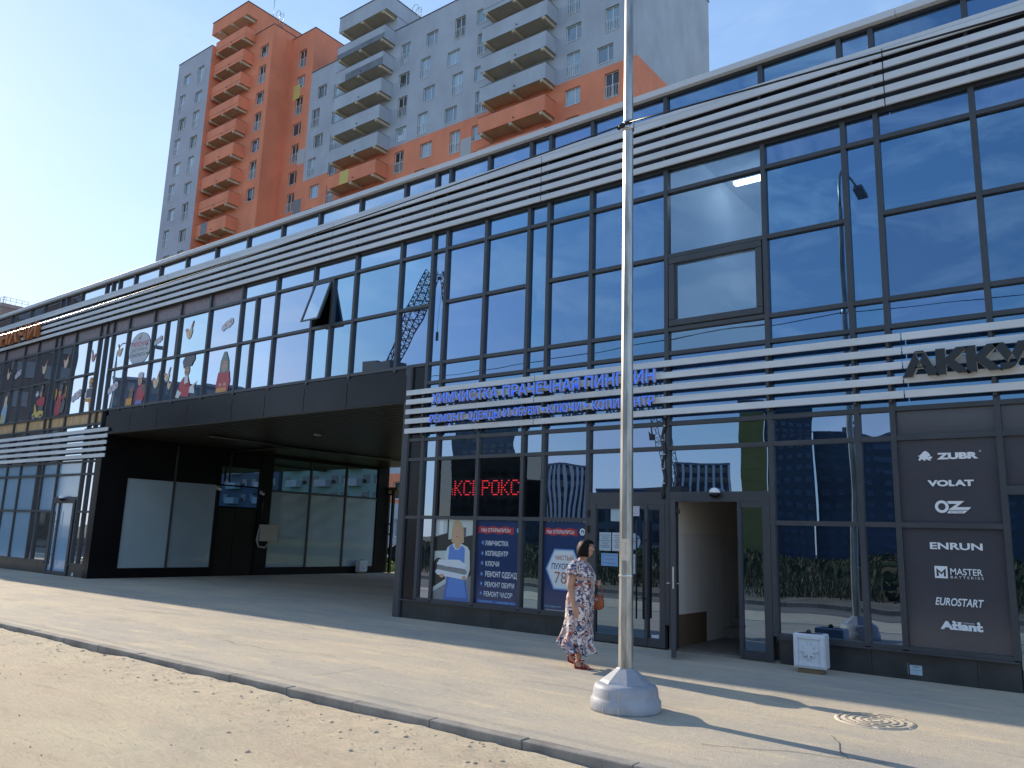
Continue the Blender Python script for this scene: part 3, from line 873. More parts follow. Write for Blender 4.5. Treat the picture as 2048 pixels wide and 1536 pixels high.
wall(-86.1, -79.0, 43.8, 57, -0.3, 56.05, VIOLET)
wall(-79.0, -69.75, 45.5, 59, -0.3, 56.05, ORANGE)
wall(-80.1, -73.2, 45.503, 60, 56.05, 57.97, ORANGE)
wall(-80.15, -73.2, 44.2, 60.2, 57.97, 59.5, ORANGE, 'roof_block')
wall(-69.75, -65.72, 48.0, 62, -0.3, 55.45, ORANGE)
MB().box(-80.2, -73.15, 44.15, 60.3, 59.501, 59.6, ROOFM).build('roof_edge', tow)
MB().box(-86.15, -79.03, 43.75, 57, 56.051, 56.13, ROOFM).build('roof_edge', tow)
MB().box(-73.15, -69.7, 45.45, 59, 56.051, 56.13, ROOFM).build('roof_edge', tow)
MB().box(-69.69, -65.67, 47.95, 62, 55.451, 55.53, ROOFM).build('roof_edge', tow)
for z0, z1, m in ((-0.3, 4.0, PALEB), (4.0, 6.53, ORANGE), (6.53, 8.6, PALEB), (8.6, 37.42, ORANGE), (37.42, 49.95, GREYP)):
    wall(-65.72, -26.2, 48.0, 61.3, z0, z1, m)
MB().box(-65.7, -26.13, 47.95, 61.4, 49.951, 50.03, ROOFM).build('roof_edge', tow)
wall(-59.7, -52.85, 48.003, 57, 49.96, 51.55, GREYP)
wall(-59.75, -52.8, 46.5, 57.2, 51.55, 53.2, GREYP, 'roof_block')
MB().box(-59.8, -52.75, 46.45, 57.3, 53.201, 53.28, ROOFM).build('roof_edge', tow)
bpy.data.objects.remove(cuto)
CURT = mat('window_curtain', (0.30, 0.31, 0.31), 0.9, objrand=0.4)
rw_ = random.Random(11)
for wn in wins:
    a, b, c, d = wrect(wn); y = wn[1]+0.14; k = wn[3]
    f = MB(); t_ = 0.065
    f.box(a, b, y, y+0.07, c, c+t_, PVC); f.box(a, b, y, y+0.07, d-t_, d, PVC)
    xm = a+(b-a)*(0.64 if k == 'S' else 0.5)
    for q in (a, xm-t_/2, b-t_): f.box(q, q+t_, y-0.004, y+0.066, c+t_, d-t_, PVC)
    f.box(a+0.003, b-0.003, wn[1]-0.04, y-0.005, c-0.03, c+0.012, PVC)
    fo = f.build('window', tow)
    dk = wn[4] if rw_.random() < 0.8 else not wn[4]
    p_ = MB(); p_.box(a+t_*0.5, b-t_*0.5, y+0.03, y+0.04, c+t_*0.5, d-t_*0.5, DGLASS if dk else TGLASS); p_.build('pane', fo)
    if k == 'F':
        r_ = MB(); yr = wn[1]-0.05
        zt = c+1.02
        r_.box(a, b, yr, yr+0.03, zt-0.035, zt, RAIL); r_.box(a, b, yr, yr+0.03, c+0.07, c+0.10, RAIL)
        nb = 7
        for i in range(nb):
            xx = a+(b-a-0.03)*i/(nb-1); r_.box(xx, xx+0.03, yr+0.003, yr+0.027, c+0.1, zt-0.035, RAIL)
        for xx in (a, b-0.03):
            r_.box(xx, xx+0.03, yr+0.03, wn[1]+0.14, zt-0.03, zt-0.004, RAIL)
        r_.build('window_rail', fo)
# balconies
def beams(x0, x1, yf, yw, zb, par):
    for xx in (x0+0.35, (x0+x1)/2, x1-0.35):
        b_ = MB()
        b_.prism([(xx-0.14, zb-0.30), (xx+0.14, zb-0.30), (xx+0.14, zb-0.021), (xx-0.14, zb-0.021)], yf+0.1, yw, CREAM)
        b_.tube([(xx-0.139, yf+0.1, zb-0.16), (xx+0.139, yf+0.1, zb-0.16)], 0.139, CREAM, 12)
        b_.build('bracket', par)
def balcony(x0, x1, yf, yw, zb, m, seam=False, upper=None, glazed=None):
    root = MB()
    root.box(x0+0.02, x1-0.02, yf+0.04, yw, zb, zb+0.16, CREAM)
    bo = root.build('balcony', tow)
    p_ = MB()
    h = 1.36
    p_.box(x0, x1, yf, yf+0.12, zb-0.02, zb+h, m); p_.box(x1-0.12, x1, yf+0.12, yw, zb-0.02, zb+h, m); p_.box(x0, x0+0.12, yf+0.12, yw, zb-0.02, zb+h, m)
    p_.build('parapet', bo)
    beams(x0, x1, yf, yw, zb, bo)
    c_ = MB(); c_.box(x0-0.02, x1+0.02, yf-0.02, yf+0.14, zb+h, zb+h+0.03, ROOFM); c_.box(x1-0.14, x1+0.02, yf+0.14, yw, zb+h, zb+h+0.03, ROOFM); c_.build('coping', bo)
    if seam:
        s_ = MB(); s_.box(x0, x1, yf-0.012, yf-0.001, zb+0.36, zb+0.39, ROOFM); s_.build('joint', bo)
    if upper:
        u_ = MB(); u_.box(upper[0], upper[1], yf-0.02, yf-0.002, zb+upper[2], zb+upper[3], upper[4]); u_.build('infill_panel', bo)
    d_ = MB(); xx = x0+(x1-x0)*0.55; d_.tube([(xx, yf-0.12, zb+0.28), (xx, yf+0.02, zb+0.28)], 0.05, ROOFM, 8); d_.build('drain_spout', bo)
    return bo
for k in range(-3, 7):
    zb = 38.35+2.8*k
    up_ = (-77.95, -76.75, -0.02, 1.36, SLATE) if k == -2 else None
    balcony(-78.95, -73.2, 44.2, 45.5, zb, ORANGE, k in (6, 5, 4, 3, 2, -1), up_)
for k in range(-2, 6):
    zb = 34.45+2.8*k
    up_ = None
    m = GREYP if zb > 36 else ORANGE
    if k == 0: up_ = (-57.85, -56.6, -0.02, 1.36, YELLOW)
    if k == 5: up_ = (-59.72, -52.84, -0.02, 0.55, DKGREY)
    if k == 4: up_ = (-58.2, -52.84, -0.02, 0.75, DKGREY)
    balcony(-59.7, -52.85, 46.5, 48.0, zb, m, False, up_)
for k in range(-2, 7):
    zb = 34.6+2.8*k
    balcony(-40.4, -33.6, 46.5, 48.0, zb, GREYP if zb > 36 else ORANGE, k in (4, 5))
for x, y, z, w_, h_, m in ((-68.15, 48, 48.5, 1.15, 1.7, YELLOW), (-66.37, 48, 40.4, 1.2, 1.75, PALEG), (-43.0, 48, 34.75, 1.23, 1.75, PALEG), (-66.25, 48, 34.7, 1.25, 1.75, SLATE)):
    MB().box(x-w_/2, min(x+w_/2, -65.721) if x < -65 else x+w_/2, y-0.025, y-0.002, z-h_/2, z+h_/2, m).build('coloured_panel', tow)
MB().box(-79.0, -78.97, 43.82, 45.49, -0.3, 56.0, ORANGE).build('wall', tow)
MB().box(-80.0, -73.3, 44.3, 45.5, 57.93, 57.969, CREAM).build('canopy_soffit', tow); beams(-78.9, -73.3, 44.2, 45.5, 57.96, tow)
MB().box(-59.6, -52.95, 46.6, 48.0, 51.51, 51.549, CREAM).build('canopy_soffit', tow); beams(-59.6, -52.95, 46.5, 48.0, 51.54, tow)
# roof ladders and mast
def roof_ladder(x, y, z):
    l_ = MB()
    for dy in (0, 0.5):
        l_.tube([(x, y+dy, z-1.2), (x, y+dy, z+0.9), (x-0.15, y+dy, z+1.15), (x-0.5, y+dy, z+1.25), (x-0.8, y+dy, z+1.0), (x-0.85, y+dy, z)], 0.035, STEEL, 6)
    for i in range(7): l_.tube([(x, y, z-1.1+i*0.3), (x, y+0.5, z-1.1+i*0.3)], 0.02, STEEL, 5)
    l_.build('roof_ladder', tow)
roof_ladder(-73.1, 48.3, 59.7); roof_ladder(-52.7, 50.6, 53.3)
ms_ = MB(); ms_.tube([(-73.4, 47.6, 59.5), (-73.4, 47.6, 61.9)], 0.03, STEEL, 6); ms_.tube([(-73.4, 47.6, 61.9), (-73.4, 47.6, 62.15)], 0.09, BLACKM, 8); ms_.build('antenna', tow)

# brown block far to the left
fb = thing('apartment_building', (-249, 83, 0), 'distant brownish block with a railed roof at the left edge behind the louvres', 'apartment building')
BRN = mat('brown_brick_far', (0.30, 0.22, 0.20), 0.9, var=0.15, vscale=0.3, stretch=(3, 1, 0.3))
MB().box(-262, -237.2, 80, 86.6, -0.3, 58.3, BRN).build('wall', fb)
MB().box(-262, -237, 79.8, 86.8, 58.301, 59.3, mat('brown_parapet', (0.34, 0.27, 0.26), 0.9, var=0.15, vscale=0.5)).build('parapet', fb)
rl = MB()
for z in (60.2, 61.0): rl.box(-261, -237.2, 80.2, 80.3, z, z+0.1, RAIL); rl.box(-237.3, -237.2, 80.3, 86.6, z, z+0.1, RAIL)
for i in range(13): rl.box(-261+i*1.97, -260.9+i*1.97, 80.2, 80.3, 59.3, 61.1, RAIL)
for i in range(5): rl.box(-237.3, -237.2, 80.4+i*1.5, 80.5+i*1.5, 59.3, 61.1, RAIL)
for i in range(3): rl.tube([(-250+i*4, 82, 59.3), (-250+i*4, 82, 61.5), (-249.2+i*4, 82, 62.3), (-248.4+i*4, 82, 61.5), (-248.4+i*4, 82, 59.3)], 0.08, RAIL, 6)
rl.build('railing', fb)
fw_ = MB()
for i in range(5):
    for k in range(17): fw_.box(-260+i*4.6, -258.4+i*4.6, 79.93, 79.99, 2+k*3.1, 3.7+k*3.1, DGLASS)
tag(fw_.build('window', fb), kind='stuff')

# ------------------------------------------------------------------ seen through the passage
LAWNB = mat('lawn_blades', (0.10, 0.20, 0.025), 0.8, objrand=0.0, var=0.35, vscale=2)
gl_ = MB()
rg_ = random.Random(5)
for i in range(9000):
    x = rg_.uniform(-40, -22); y = rg_.uniform(24.6, 33)
    h = rg_.uniform(0.06, 0.2); a = rg_.random()*6.28; l = rg_.uniform(-.08, .08)
    dx, dy = math.cos(a)*0.02, math.sin(a)*0.02
    gl_.add([(x-dx, y-dy, -0.15), (x+dx, y+dy, -0.15), (x+l, y+l, h-0.15)], [(0, 1, 2)], LAWNB)
tag(gl_.build('lawn', org=(0, 0, 0)), 'bright green lawn in the sun beyond the dark passage', 'lawn', kind='stuff')
lb = MB(); lb.box(-60, -5, 24.4, 46, -0.19, -0.14, mat('lawn_soil', (0.09, 0.13, 0.035), 0.95, var=0.3, vscale=2)); tag(lb.build('lawn_ground', org=(0, 0, 0)), kind='structure')
# small entrance shelter
sh = thing('entrance_shelter', (-24.8, 24.0, 0), 'thin black steel shelter with a flat roof in the gap behind the passage', 'shelter')
s_ = MB(); s_.box(-26.2, -23.42, 22.95, 25.2, 3.27, 3.40, mat('shelter_roof', (0.16, 0.13, 0.09), 0.7)); s_.build('roof', sh)
for xx, yy in ((-23.72, 23.05), (-26.0, 23.05), (-23.72, 25.0), (-26.0, 25.0)):
    MB().box(xx-0.05, xx+0.05, yy-0.05, yy+0.05, -0.15, 3.27, BLACKM).build('post', sh)
s_ = MB(); s_.box(-25.95, -23.77, 23.02, 23.08, 3.08, 3.14, BLACKM); s_.box(-25.95, -23.77, 23.02, 23.08, 1.89, 1.95, BLACKM); s_.tube([(-24.25, 23.05, 1.9), (-23.75, 23.05, 1.42)], 0.025, BLACKM, 6); s_.build('rail', sh)

# parked car beyond the lawn
def car(name, loc, rz, paint, label):
    c_ = thing(name, loc, label, 'car')
    c_.rotation_euler = (0, 0, rz)
    def bld_(mb, n, par=c_, bevel=0):
        me = mb.mesh(n); o = bpy.data.objects.new(n, me); COL.objects.link(o); o.parent = par
        if bevel:
            b = o.modifiers.new('bevel', 'BEVEL'); b.width = bevel; b.segments = 3
        return o
    GL = mat('car_glass', (0.02, 0.025, 0.03), 0.03, ior=1.8)
    TY = mat('tyre_rubber', (0.015, 0.015, 0.015), 0.8)
    prof = [(-2.15, 0.32), (2.1, 0.32), (2.18, 0.55), (2.1, 0.78), (1.1, 0.93), (0.45, 1.38), (-0.95, 1.44), (-1.75, 1.02), (-2.15, 0.98), (-2.22, 0.6)]
    b_ = MB(); b_.prism([(x, z) for x, z in prof], -0.86, 0.86, paint); bd = bld_(b_, 'body', bevel=0.06)
    for s in (-1, 1):
        wv = MB(); wv.prism([(-1.55, 1.0), (0.95, 0.95), (0.42, 1.31), (-0.92, 1.36)], 0.862*s-0.004, 0.862*s+0.004, GL); bld_(wv, 'side_window', bd)
    for n_, q in (('windscreen', [(1.1, 0.96), (0.46, 1.38)]), ('rear_window', [(-0.97, 1.44), (-1.73, 1.05)])):
        m_ = MB(); off = 0.03 if n_ == 'windscreen' else -0.03
        m_.add([(q[0][0]+off, -0.72, q[0][1]+0.02), (q[0][0]+off, 0.72, q[0][1]+0.02), (q[1][0]+off, 0.66, q[1][1]), (q[1][0]+off, -0.66, q[1][1])], [(0, 1, 2, 3)], GL); bld_(m_, n_, bd)
    for xx in (-1.35, 1.35):
        for s in (-1, 1):
            t_ = MB(); t_.tube([(xx, 0.70*s, 0.32), (xx, 0.89*s, 0.32)], 0.32, TY, 24); wh = bld_(t_, 'wheel')
            r_ = MB(); r_.tube([(xx, 0.88*s, 0.32), (xx, 0.90*s, 0.32)], 0.2, STEEL, 16); bld_(r_, 'rim', wh)
    for s in (-0.6, 0.6):
        h_ = MB(); h_.box(2.1, 2.17, s-0.18, s+0.18, 0.62, 0.74, mat('lamp_glass', (0.7, 0.7, 0.68), 0.1)); bld_(h_, 'headlight')
        h_ = MB(); h_.box(-2.21, -2.15, s-0.18, s+0.18, 0.72, 0.9, mat('tail_lamp', (0.4, 0.02, 0.02), 0.2)); bld_(h_, 'tail_light')
    return c_
NAVY = mat('navy_car_paint', (0.015, 0.025, 0.06), 0.25, coat=1.0)
car('parked_car', (-32.6, 33.6, -0.14), R(205), NAVY, 'dark blue car parked past the lawn seen in the passage gap')

# ------------------------------------------------------------------ street lamps
GALV = mat('galvanised_steel', (0.52, 0.52, 0.50), 0.36, metal=0.75, col2=(0.24, 0.24, 0.22), vscale=2.2, stretch=(4, 4, 0.55), detail=8, lo=0.38, hi=0.6)
GREYPAINT = mat('grey_paint', (0.29, 0.31, 0.35), 0.55, var=0.14, vscale=5, bump=0.1, bscale=30)
RUST = mat('sand_drips', (0.52, 0.44, 0.33), 0.8)
def street_lamp(x, y, label, full=True):
    r_ = thing('street_lamp', (x, y, 0), label, 'street lamp', 'street lamps along the kerb')
    b_ = MB()
    b_.lathe([(0.335, 0.0), (0.34, 0.02), (0.338, 0.095), (0.322, 0.115), (0.315, 0.14), (0.308, 0.20), (0.295, 0.228), (0.265, 0.248), (0.20, 0.255)], (x, y, 0), GREYPAINT, 48)
    bo = b_.build('base_cover', r_)
    c_ = MB(); c_.lathe([(0.255, 0.245), (0.225, 0.275), (0.092, 0.375), (0.085, 0.385)], (x, y, 0), GREYPAINT, 8, False, R(22.5+10)); c_.build('base_cone', r_)
    p_ = MB(); p_.lathe([(0.073, 0.36), (0.061, 3.5), (0.049, 7.4), (0.045, 8.2)], (x, y, 0), GALV, 8, False, R(32.5)); po = p_.build('pole', r_)
    a_ = MB(); a_.tube([(x, y, 7.9), (x, y, 8.6), (x, y-0.05, 8.85), (x, y-0.2, 9.05), (x, y-0.45, 9.13), (x, y-1.5, 9.2)], 0.030, GALV, 10); a_.build('arm', r_)
    l_ = MB(); l_.prism([(x-0.14, 9.15), (x+0.14, 9.15), (x+0.12, 9.27), (x-0.12, 9.27)], y-2.05, y-1.45, mat('luminaire_grey', (0.16, 0.17, 0.18), 0.4)); lo = l_.build('luminaire', r_, bevel=0.03)
    if full:
        d_ = MB()
        n_ = Vector((math.sin(R(10)), -math.cos(R(10)), 0)); tt = Vector((n_.y*-1, n_.x, 0))
        def fq(s, z, o): q = Vector((x, y, 0))+n_*(0.0675+o)+tt*s; return (q.x, q.y, z)
        d_.add([fq(-0.025, 0.55, .004), fq(0.025, 0.55, .004), fq(0.025, 1.18, 0.000), fq(-0.025, 1.18, 0.000), fq(-0.025, 0.55, -.01), fq(0.025, 0.55, -.01), fq(0.025, 1.18, -.012), fq(-0.025, 1.18, -.012)],
               [(0, 1, 2, 3), (0, 3, 7, 4), (1, 5, 6, 2), (3, 2, 6, 7), (0, 4, 5, 1)], GALV)
        d_.build('access_door', r_)
        k_ = MB(); k_.lathe([(0.074, 1.24), (0.076, 1.25), (0.074, 1.26)], (x, y, 0), STEEL, 8, False, R(32.5)); k_.build('strap', r_)
        q_ = MB()
        for an, w_, z0, z1 in ((-100, 0.012, 0.0, 0.2), (-93, 0.010, 0.08, 0.21), (-72, 0.012, 0.0, 0.22)):
            for zz0, zz1, rr in ((z0, 0.11, 0.3405), (0.11, z1, 0.321)):
                if zz1 <= zz0: continue
                a0, a1 = R(an)-w_, R(an)+w_
                q_.add([(x+rr*math.cos(a0), y+rr*math.sin(a0), zz0), (x+rr*math.cos(a1), y+rr*math.sin(a1), zz0), (x+(rr-0.004)*math.cos(a1), y+(rr-0.004)*math.sin(a1), zz1), (x+(rr-0.004)*math.cos(a0), y+(rr-0.004)*math.sin(a0), zz1)], [(0, 1, 2, 3)], RUST)
        q_.build('dried_drip', r_)
    cb = MB()
    cb.lathe([(0.064, 6.03), (0.066, 6.05), (0.066, 6.12), (0.064, 6.14)], (x, y, 0), STEEL, 12)
    cb.tube([(x-0.10, y-0.05, 6.07), (x-0.02, y-0.075, 6.08)], 0.025, BLACKM, 8); cb.tube([(x+0.0, y-0.075, 6.09), (x+0.07, y-0.05, 6.1)], 0.02, BLACKM, 8)
    cb.build('cable_clamp', r_)
    return r_
LX, LY = -4.0, 7.13
lamp0 = street_lamp(LX, LY, 'galvanised street lamp pole on a round grey base cover in front of the entrance')
l2 = dup(lamp0, (-33.0, LY, 0), 'far street lamp along the kerb, mirrored in the restaurant windows')
cab = MB()
def sag(x0, x1, z0, z1, dip, n=40): return [(x0+(x1-x0)*i/n, LY-0.07, z0+(z1-z0)*i/n-dip*4*(i/n)*(1-i/n)) for i in range(n+1)]
cab.tube(sag(LX, -33, 6.08, 6.08, 0.24), 0.010, BLACKM, 5)
tag(cab.build('overhead_cable', org=(LX, LY, 6)), 'thin black cable slung from the pole clamp leftwards along the louvres', 'cable', 'overhead cables')
cab = MB(); cab.tube(sag(LX, 25, 6.09, 6.08, 0.35), 0.010, BLACKM, 5)
tag(cab.build('overhead_cable', org=(LX, LY, 6)), 'thin black cable running from the pole clamp to the right edge', 'cable', 'overhead cables')
# paper notices taped to the pole
PAPER = mat('aged_paper', (0.60, 0.54, 0.46), 0.8, var=0.06, vscale=30)
INK = mat('ink_grey', (0.22, 0.20, 0.20), 0.8)
pp = MB()
pr = 0.0715
def pq(an, z, o=0): a = R(an); return (LX+(pr+o)*math.cos(a), LY+(pr+o)*math.sin(a), z)
for a0, a1 in ((-100, -80), (-80, -57.5), (-57.5, -35)):
    pp.add([pq(a0, 1.40), pq(a1, 1.40), pq(a1, 1.61), pq(a0, 1.61)], [(0, 1, 2, 3)], PAPER)
for i in range(6): pp.add([pq(-72, 1.45+i*0.022, .001), pq(-60, 1.45+i*0.022, .001), pq(-60, 1.455+i*0.022, .001), pq(-72, 1.455+i*0.022, .001)], [(0, 1, 2, 3)], INK)
tag(pp.build('paper_notice', org=(LX, LY, 1.5)), 'yellowed paper notice taped around the street lamp pole', 'notice')

# ------------------------------------------------------------------ bins, boxes, cover
CONC = mat('white_painted_concrete', (0.56, 0.60, 0.64), 0.6, var=0.06, vscale=6, bump=0.2, bscale=30)
SOOT = mat('soot', (0.03, 0.03, 0.035), 0.9)
def street_bin(loc, rz, label):
    r_ = thing('litter_bin', loc, label, 'litter bin', 'concrete litter bins by the walls')
    r_.rotation_euler = (0, 0, rz)
    def bo_(mb, n, bevel=0, par=r_):
        me = mb.mesh(n); o = bpy.data.objects.new(n, me); COL.objects.link(o); o.parent = par
        if bevel:
            b = o.modifiers.new('bevel', 'BEVEL'); b.width = bevel; b.segments = 3
        return o
    b_ = MB()
    b_.box(-0.20, 0.20, -0.11, 0.13, 0.06, 0.49, CONC)
    body = bo_(b_, 'body', 0.022)
    f_ = MB()
    for x0, x1, z0, z1 in ((-0.19, -0.135, 0.09, 0.47), (0.135, 0.19, 0.09, 0.47), (-0.134, 0.134, 0.09, 0.135), (-0.134, 0.134, 0.425, 0.47)):
        f_.box(x0, x1, -0.127, -0.1105, z0, z1, CONC)
    bo_(f_, 'front_border', 0.006, body)
    s_ = MB()
    poly = []
    for i in range(16):
        a = math.pi*i/8+math.pi/2
        r = 0.115 if i % 2 == 0 and (i//2) % 2 == 0 else (0.105 if i % 2 == 0 else 0.055)
        poly.append((r*math.cos(a), 0.28+r*1.05*math.sin(a)))
    s_.prism(poly, -0.135, -0.1105, CONC); bo_(s_, 'star_relief', 0.004, body)
    t_ = MB(); t_.add([(-0.15, -0.07, 0.4915), (-0.02, -0.095, 0.4915), (0.10, -0.08, 0.4915), (0.16, -0.02, 0.4915), (0.13, 0.07, 0.4915), (0.0, 0.05, 0.4915), (-0.1, 0.085, 0.4915), (-0.16, 0.02, 0.4915)], [tuple(range(8))], SOOT)
    t_.tube([(-0.03, -0.03, 0.49), (-0.01, 0.0, 0.515)], 0.03, SOOT, 8)
    bo_(t_, 'soot_mark', 0, body)
    k_ = MB(); k_.box(-0.155, 0.155, -0.075, 0.09, 0.0, 0.06, mat('timber_block', (0.17, 0.12, 0.07), 0.8)); bo_(k_, 'foot', 0.006)
    return r_
bin0 = street_bin((-3.40, 10.9, 0), R(4), 'white concrete litter bin with an eight-pointed star and sooty top beside the entrance')
dup(bin0, (-23.75, 21.6, 0), 'small pale litter bin standing far back in the dark passage').rotation_euler = (0, 0, R(92))
BEIGE = mat('beige_enamel', (0.42, 0.38, 0.32), 0.5)
mb_ = thing('electrical_box', (PASS0, 17.2, 1.4), 'beige electrical box with a grey hose on the passage wall', 'electrical box')
x_ = MB(); x_.box(PASS0+0.03, PASS0+0.22, 16.95, 17.62, 1.15, 1.72, BEIGE); x_.build('case', mb_, bevel=0.01)
x_ = MB(); x_.tube([(PASS0+0.1, 16.93, 1.6), (PASS0+0.1, 16.86, 1.2), (PASS0+0.1, 16.95, 0.97), (PASS0+0.1, 17.2, 0.93), (PASS0+0.1, 17.32, 1.05), (PASS0+0.1, 17.34, 1.15)], 0.035, mat('hose_grey', (0.32, 0.32, 0.30), 0.6), 8); x_.build('hose', mb_)
x_ = MB(); x_.tube([(PASS0+0.08, 17.0, 1.72), (PASS0+0.08, 16.98, 2.9)], 0.02, BLACKM, 6); x_.build('conduit', mb_)
def camera_box(y, z, label):
    c_ = thing('security_camera', (PASS0, y, z), label, 'camera', 'cameras over the passage door')
    q_ = MB(); q_.box(PASS0+0.0, PASS0+0.08, y-0.04, y+0.04, z-0.05, z+0.07, BEIGE); q_.build('mount', c_)
    q_ = MB(); q_.tube([(PASS0+0.08, y, z), (PASS0+0.28, y-0.05, z-0.05)], 0.045, mat('camera_white', (0.55, 0.55, 0.52), 0.4), 10); q_.build('housing', c_)
camera_box(15.22, 2.85, 'white security camera left of the dark passage door'); camera_box(16.9, 2.8, 'white security camera right of the dark passage door')

mh = thing('manhole_cover', (-2.06, 8.42, 0), 'round cast manhole cover full of sand in the pavement', 'manhole cover')
IRON = mat('cast_iron_sandy', (0.33, 0.28, 0.21), 0.85, var=0.3, vscale=20)
MSAND = mat('sand_in_cover', (0.58, 0.52, 0.43), 0.95, var=0.12, vscale=30)
m_ = MB(); m_.lathe([(0.36, 0.001), (0.34, 0.006), (0.0001, 0.007)], (-2.06, 8.42, 0), MSAND, 48); m_.build('plate', mh)
m_ = MB()
for r in (0.06, 0.125, 0.19, 0.255, 0.325):
    segs = 6 if r > 0.1 else 3
    for s_ in range(segs):
        a0 = 2*math.pi*s_/segs+r*9; a1 = a0+2*math.pi/segs*0.86
        n_ = 14
        vs = []; fs = []
        for i in range(n_+1):
            a = a0+(a1-a0)*i/n_
            for rr, zz in ((r-0.011, 0.0065), (r-0.009, 0.013), (r+0.009, 0.013), (r+0.011, 0.0065)): vs.append((-2.06+rr*math.cos(a), 8.42+rr*math.sin(a), zz))
        for i in range(n_):
            for k in range(3): fs.append((i*4+k, i*4+k+1, (i+1)*4+k+1, (i+1)*4+k))
        m_.add(vs, fs, IRON)
m_.build('rib', mh)

# dome lamps over the doors
DOME = mat('opal_dome', (0.80, 0.82, 0.86), 0.25)
def dome(x, z, label, r=0.085):
    t_ = thing('wall_lamp', (x, D-0.06, z), label, 'wall lamp', 'round lamps above the doors')
    q_ = MB(); q_.lathe([(r*math.cos(R(a)), r*math.sin(R(a))) for a in (5, 20, 40, 60, 80, 89.9)], (x, D-0.11, z), DOME, 24); q_.build('lamp_shade', t_)
    q_ = MB(); q_.lathe([(r*math.sin(R(a)), -r*0.8*math.cos(R(a))) for a in (0.1, 20, 45, 70, 88)], (x, D-0.11, z), BLACKM, 24); q_.box(x-0.05, x+0.05, D-0.1, D-0.055, z-0.05, z+0.04, BLACKM); q_.build('housing', t_)
dome(-4.84, 2.32, 'half white round lamp above the open stair entrance'); dome(-26.1, 2.30, 'half white round lamp above the pale blue shop door', 0.1)
# bundled cable beside the laundry door
cw = MB()
cw.tube([(-5.68+0.02*math.sin(i*1.1), D-0.085, 3.52-i*0.075) for i in range(18)], 0.022, BLACKM, 7)
for i in range(5): cw.lathe([(0.026, 0), (0.026, 0.02)], (-5.68+0.02*math.sin((i*3+2)*1.1), D-0.085, 3.52-(i*3+2)*0.075), STEEL, 8)
tag(cw.build('cable_bundle', org=(-5.68, D, 3)), 'black taped cable hanging between the louvres and the entrance', 'cable')
# strip light in the upper room
tl = thing('ceiling_light', (-4.9, D+2.4, 8.3), 'lit white strip light inside the upper lit window', 'ceiling light')
q_ = MB(); q_.box(-5.42, -3.92, D+2.36, D+2.48, 8.33, 8.39, mat('tube_light', (1.0, 0.93, 0.84), 0.5, emit=6.0)); q_.build('tube', tl)
q_ = MB(); q_.box(-5.45, -3.905, D+2.34, D+2.5, 8.391, 8.43, WHITE); q_.build('housing', tl)
# ------------------------------------------------------------------ raised letter signs
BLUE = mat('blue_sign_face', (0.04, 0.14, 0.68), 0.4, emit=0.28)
LTRIM = mat('pale_letter_edge', (0.50, 0.47, 0.52), 0.4)
LILAC = mat('lilac_letter_rim', (0.42, 0.44, 0.78), 0.4)
def letter_sign(name, label, lines, y, face, side, depth, rim=None, rimd=0.0, group=None, offset=0.0, back=None):
    """lines: (word, x0, x1, z0, z1)"""
    x0 = min(l[1] for l in lines); x1 = max(l[2] for l in lines)
    t_ = thing(name, ((x0+x1)/2, y, lines[0][3]), label, 'sign', group)
    for wd, a, b, c, d in lines:
        q_ = MB()
        add_text(q_, wd, a, b, c, d, y, face, side, depth, offset=offset)
        lo = q_.build('lettering', t_)
        if rim:
            q_ = MB()
            add_text(q_, wd, a-0.006, b+0.006, c-0.006, d+0.006, y-depth*0.5+0.003, rim, rim, 0.004, offset=offset+0.012)
            q_.build('letter_rim', lo)
    return t_
YS = FL-0.075
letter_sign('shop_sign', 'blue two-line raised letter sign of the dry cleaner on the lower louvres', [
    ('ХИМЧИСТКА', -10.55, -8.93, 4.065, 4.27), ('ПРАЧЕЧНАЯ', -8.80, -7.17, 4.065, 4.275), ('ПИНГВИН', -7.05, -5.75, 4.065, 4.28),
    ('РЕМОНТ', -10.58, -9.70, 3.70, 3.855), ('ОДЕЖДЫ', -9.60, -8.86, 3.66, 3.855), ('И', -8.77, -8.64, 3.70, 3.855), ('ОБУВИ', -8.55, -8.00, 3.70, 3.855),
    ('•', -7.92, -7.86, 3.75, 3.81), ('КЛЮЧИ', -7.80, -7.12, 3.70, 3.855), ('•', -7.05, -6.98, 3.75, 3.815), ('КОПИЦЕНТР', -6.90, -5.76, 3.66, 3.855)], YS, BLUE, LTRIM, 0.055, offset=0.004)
SIGNBLK = mat('black_sign_face', (0.018, 0.020, 0.022), 0.35)
CREAMLET = mat('cream_letter_edge', (0.62, 0.55, 0.42), 0.45)
letter_sign('shop_sign', 'large black cream-edged raised letters of the battery shop at the right end of the louvres', [
    ('АККУМУЛЯТОРЫ', -2.16, 2.16, 3.775, 4.12)], YS-0.02, SIGNBLK, CREAMLET, 0.075, offset=0.065)
ORSIGN = mat('orange_sign_face', (0.42, 0.13, 0.03), 0.5, var=0.2, vscale=3)
ORSIDE = mat('orange_sign_side', (0.36, 0.12, 0.03), 0.4)
letter_sign('shop_sign', 'orange raised letters of the restaurant on the top louvres at far left', [
    ('ОЕ', -34.8, -32.9, 7.85, 8.36), ('НАЧИ', -32.4, -29.35, 7.85, 8.36)], YS-0.02, ORSIGN, ORSIDE, 0.14, offset=0.03)

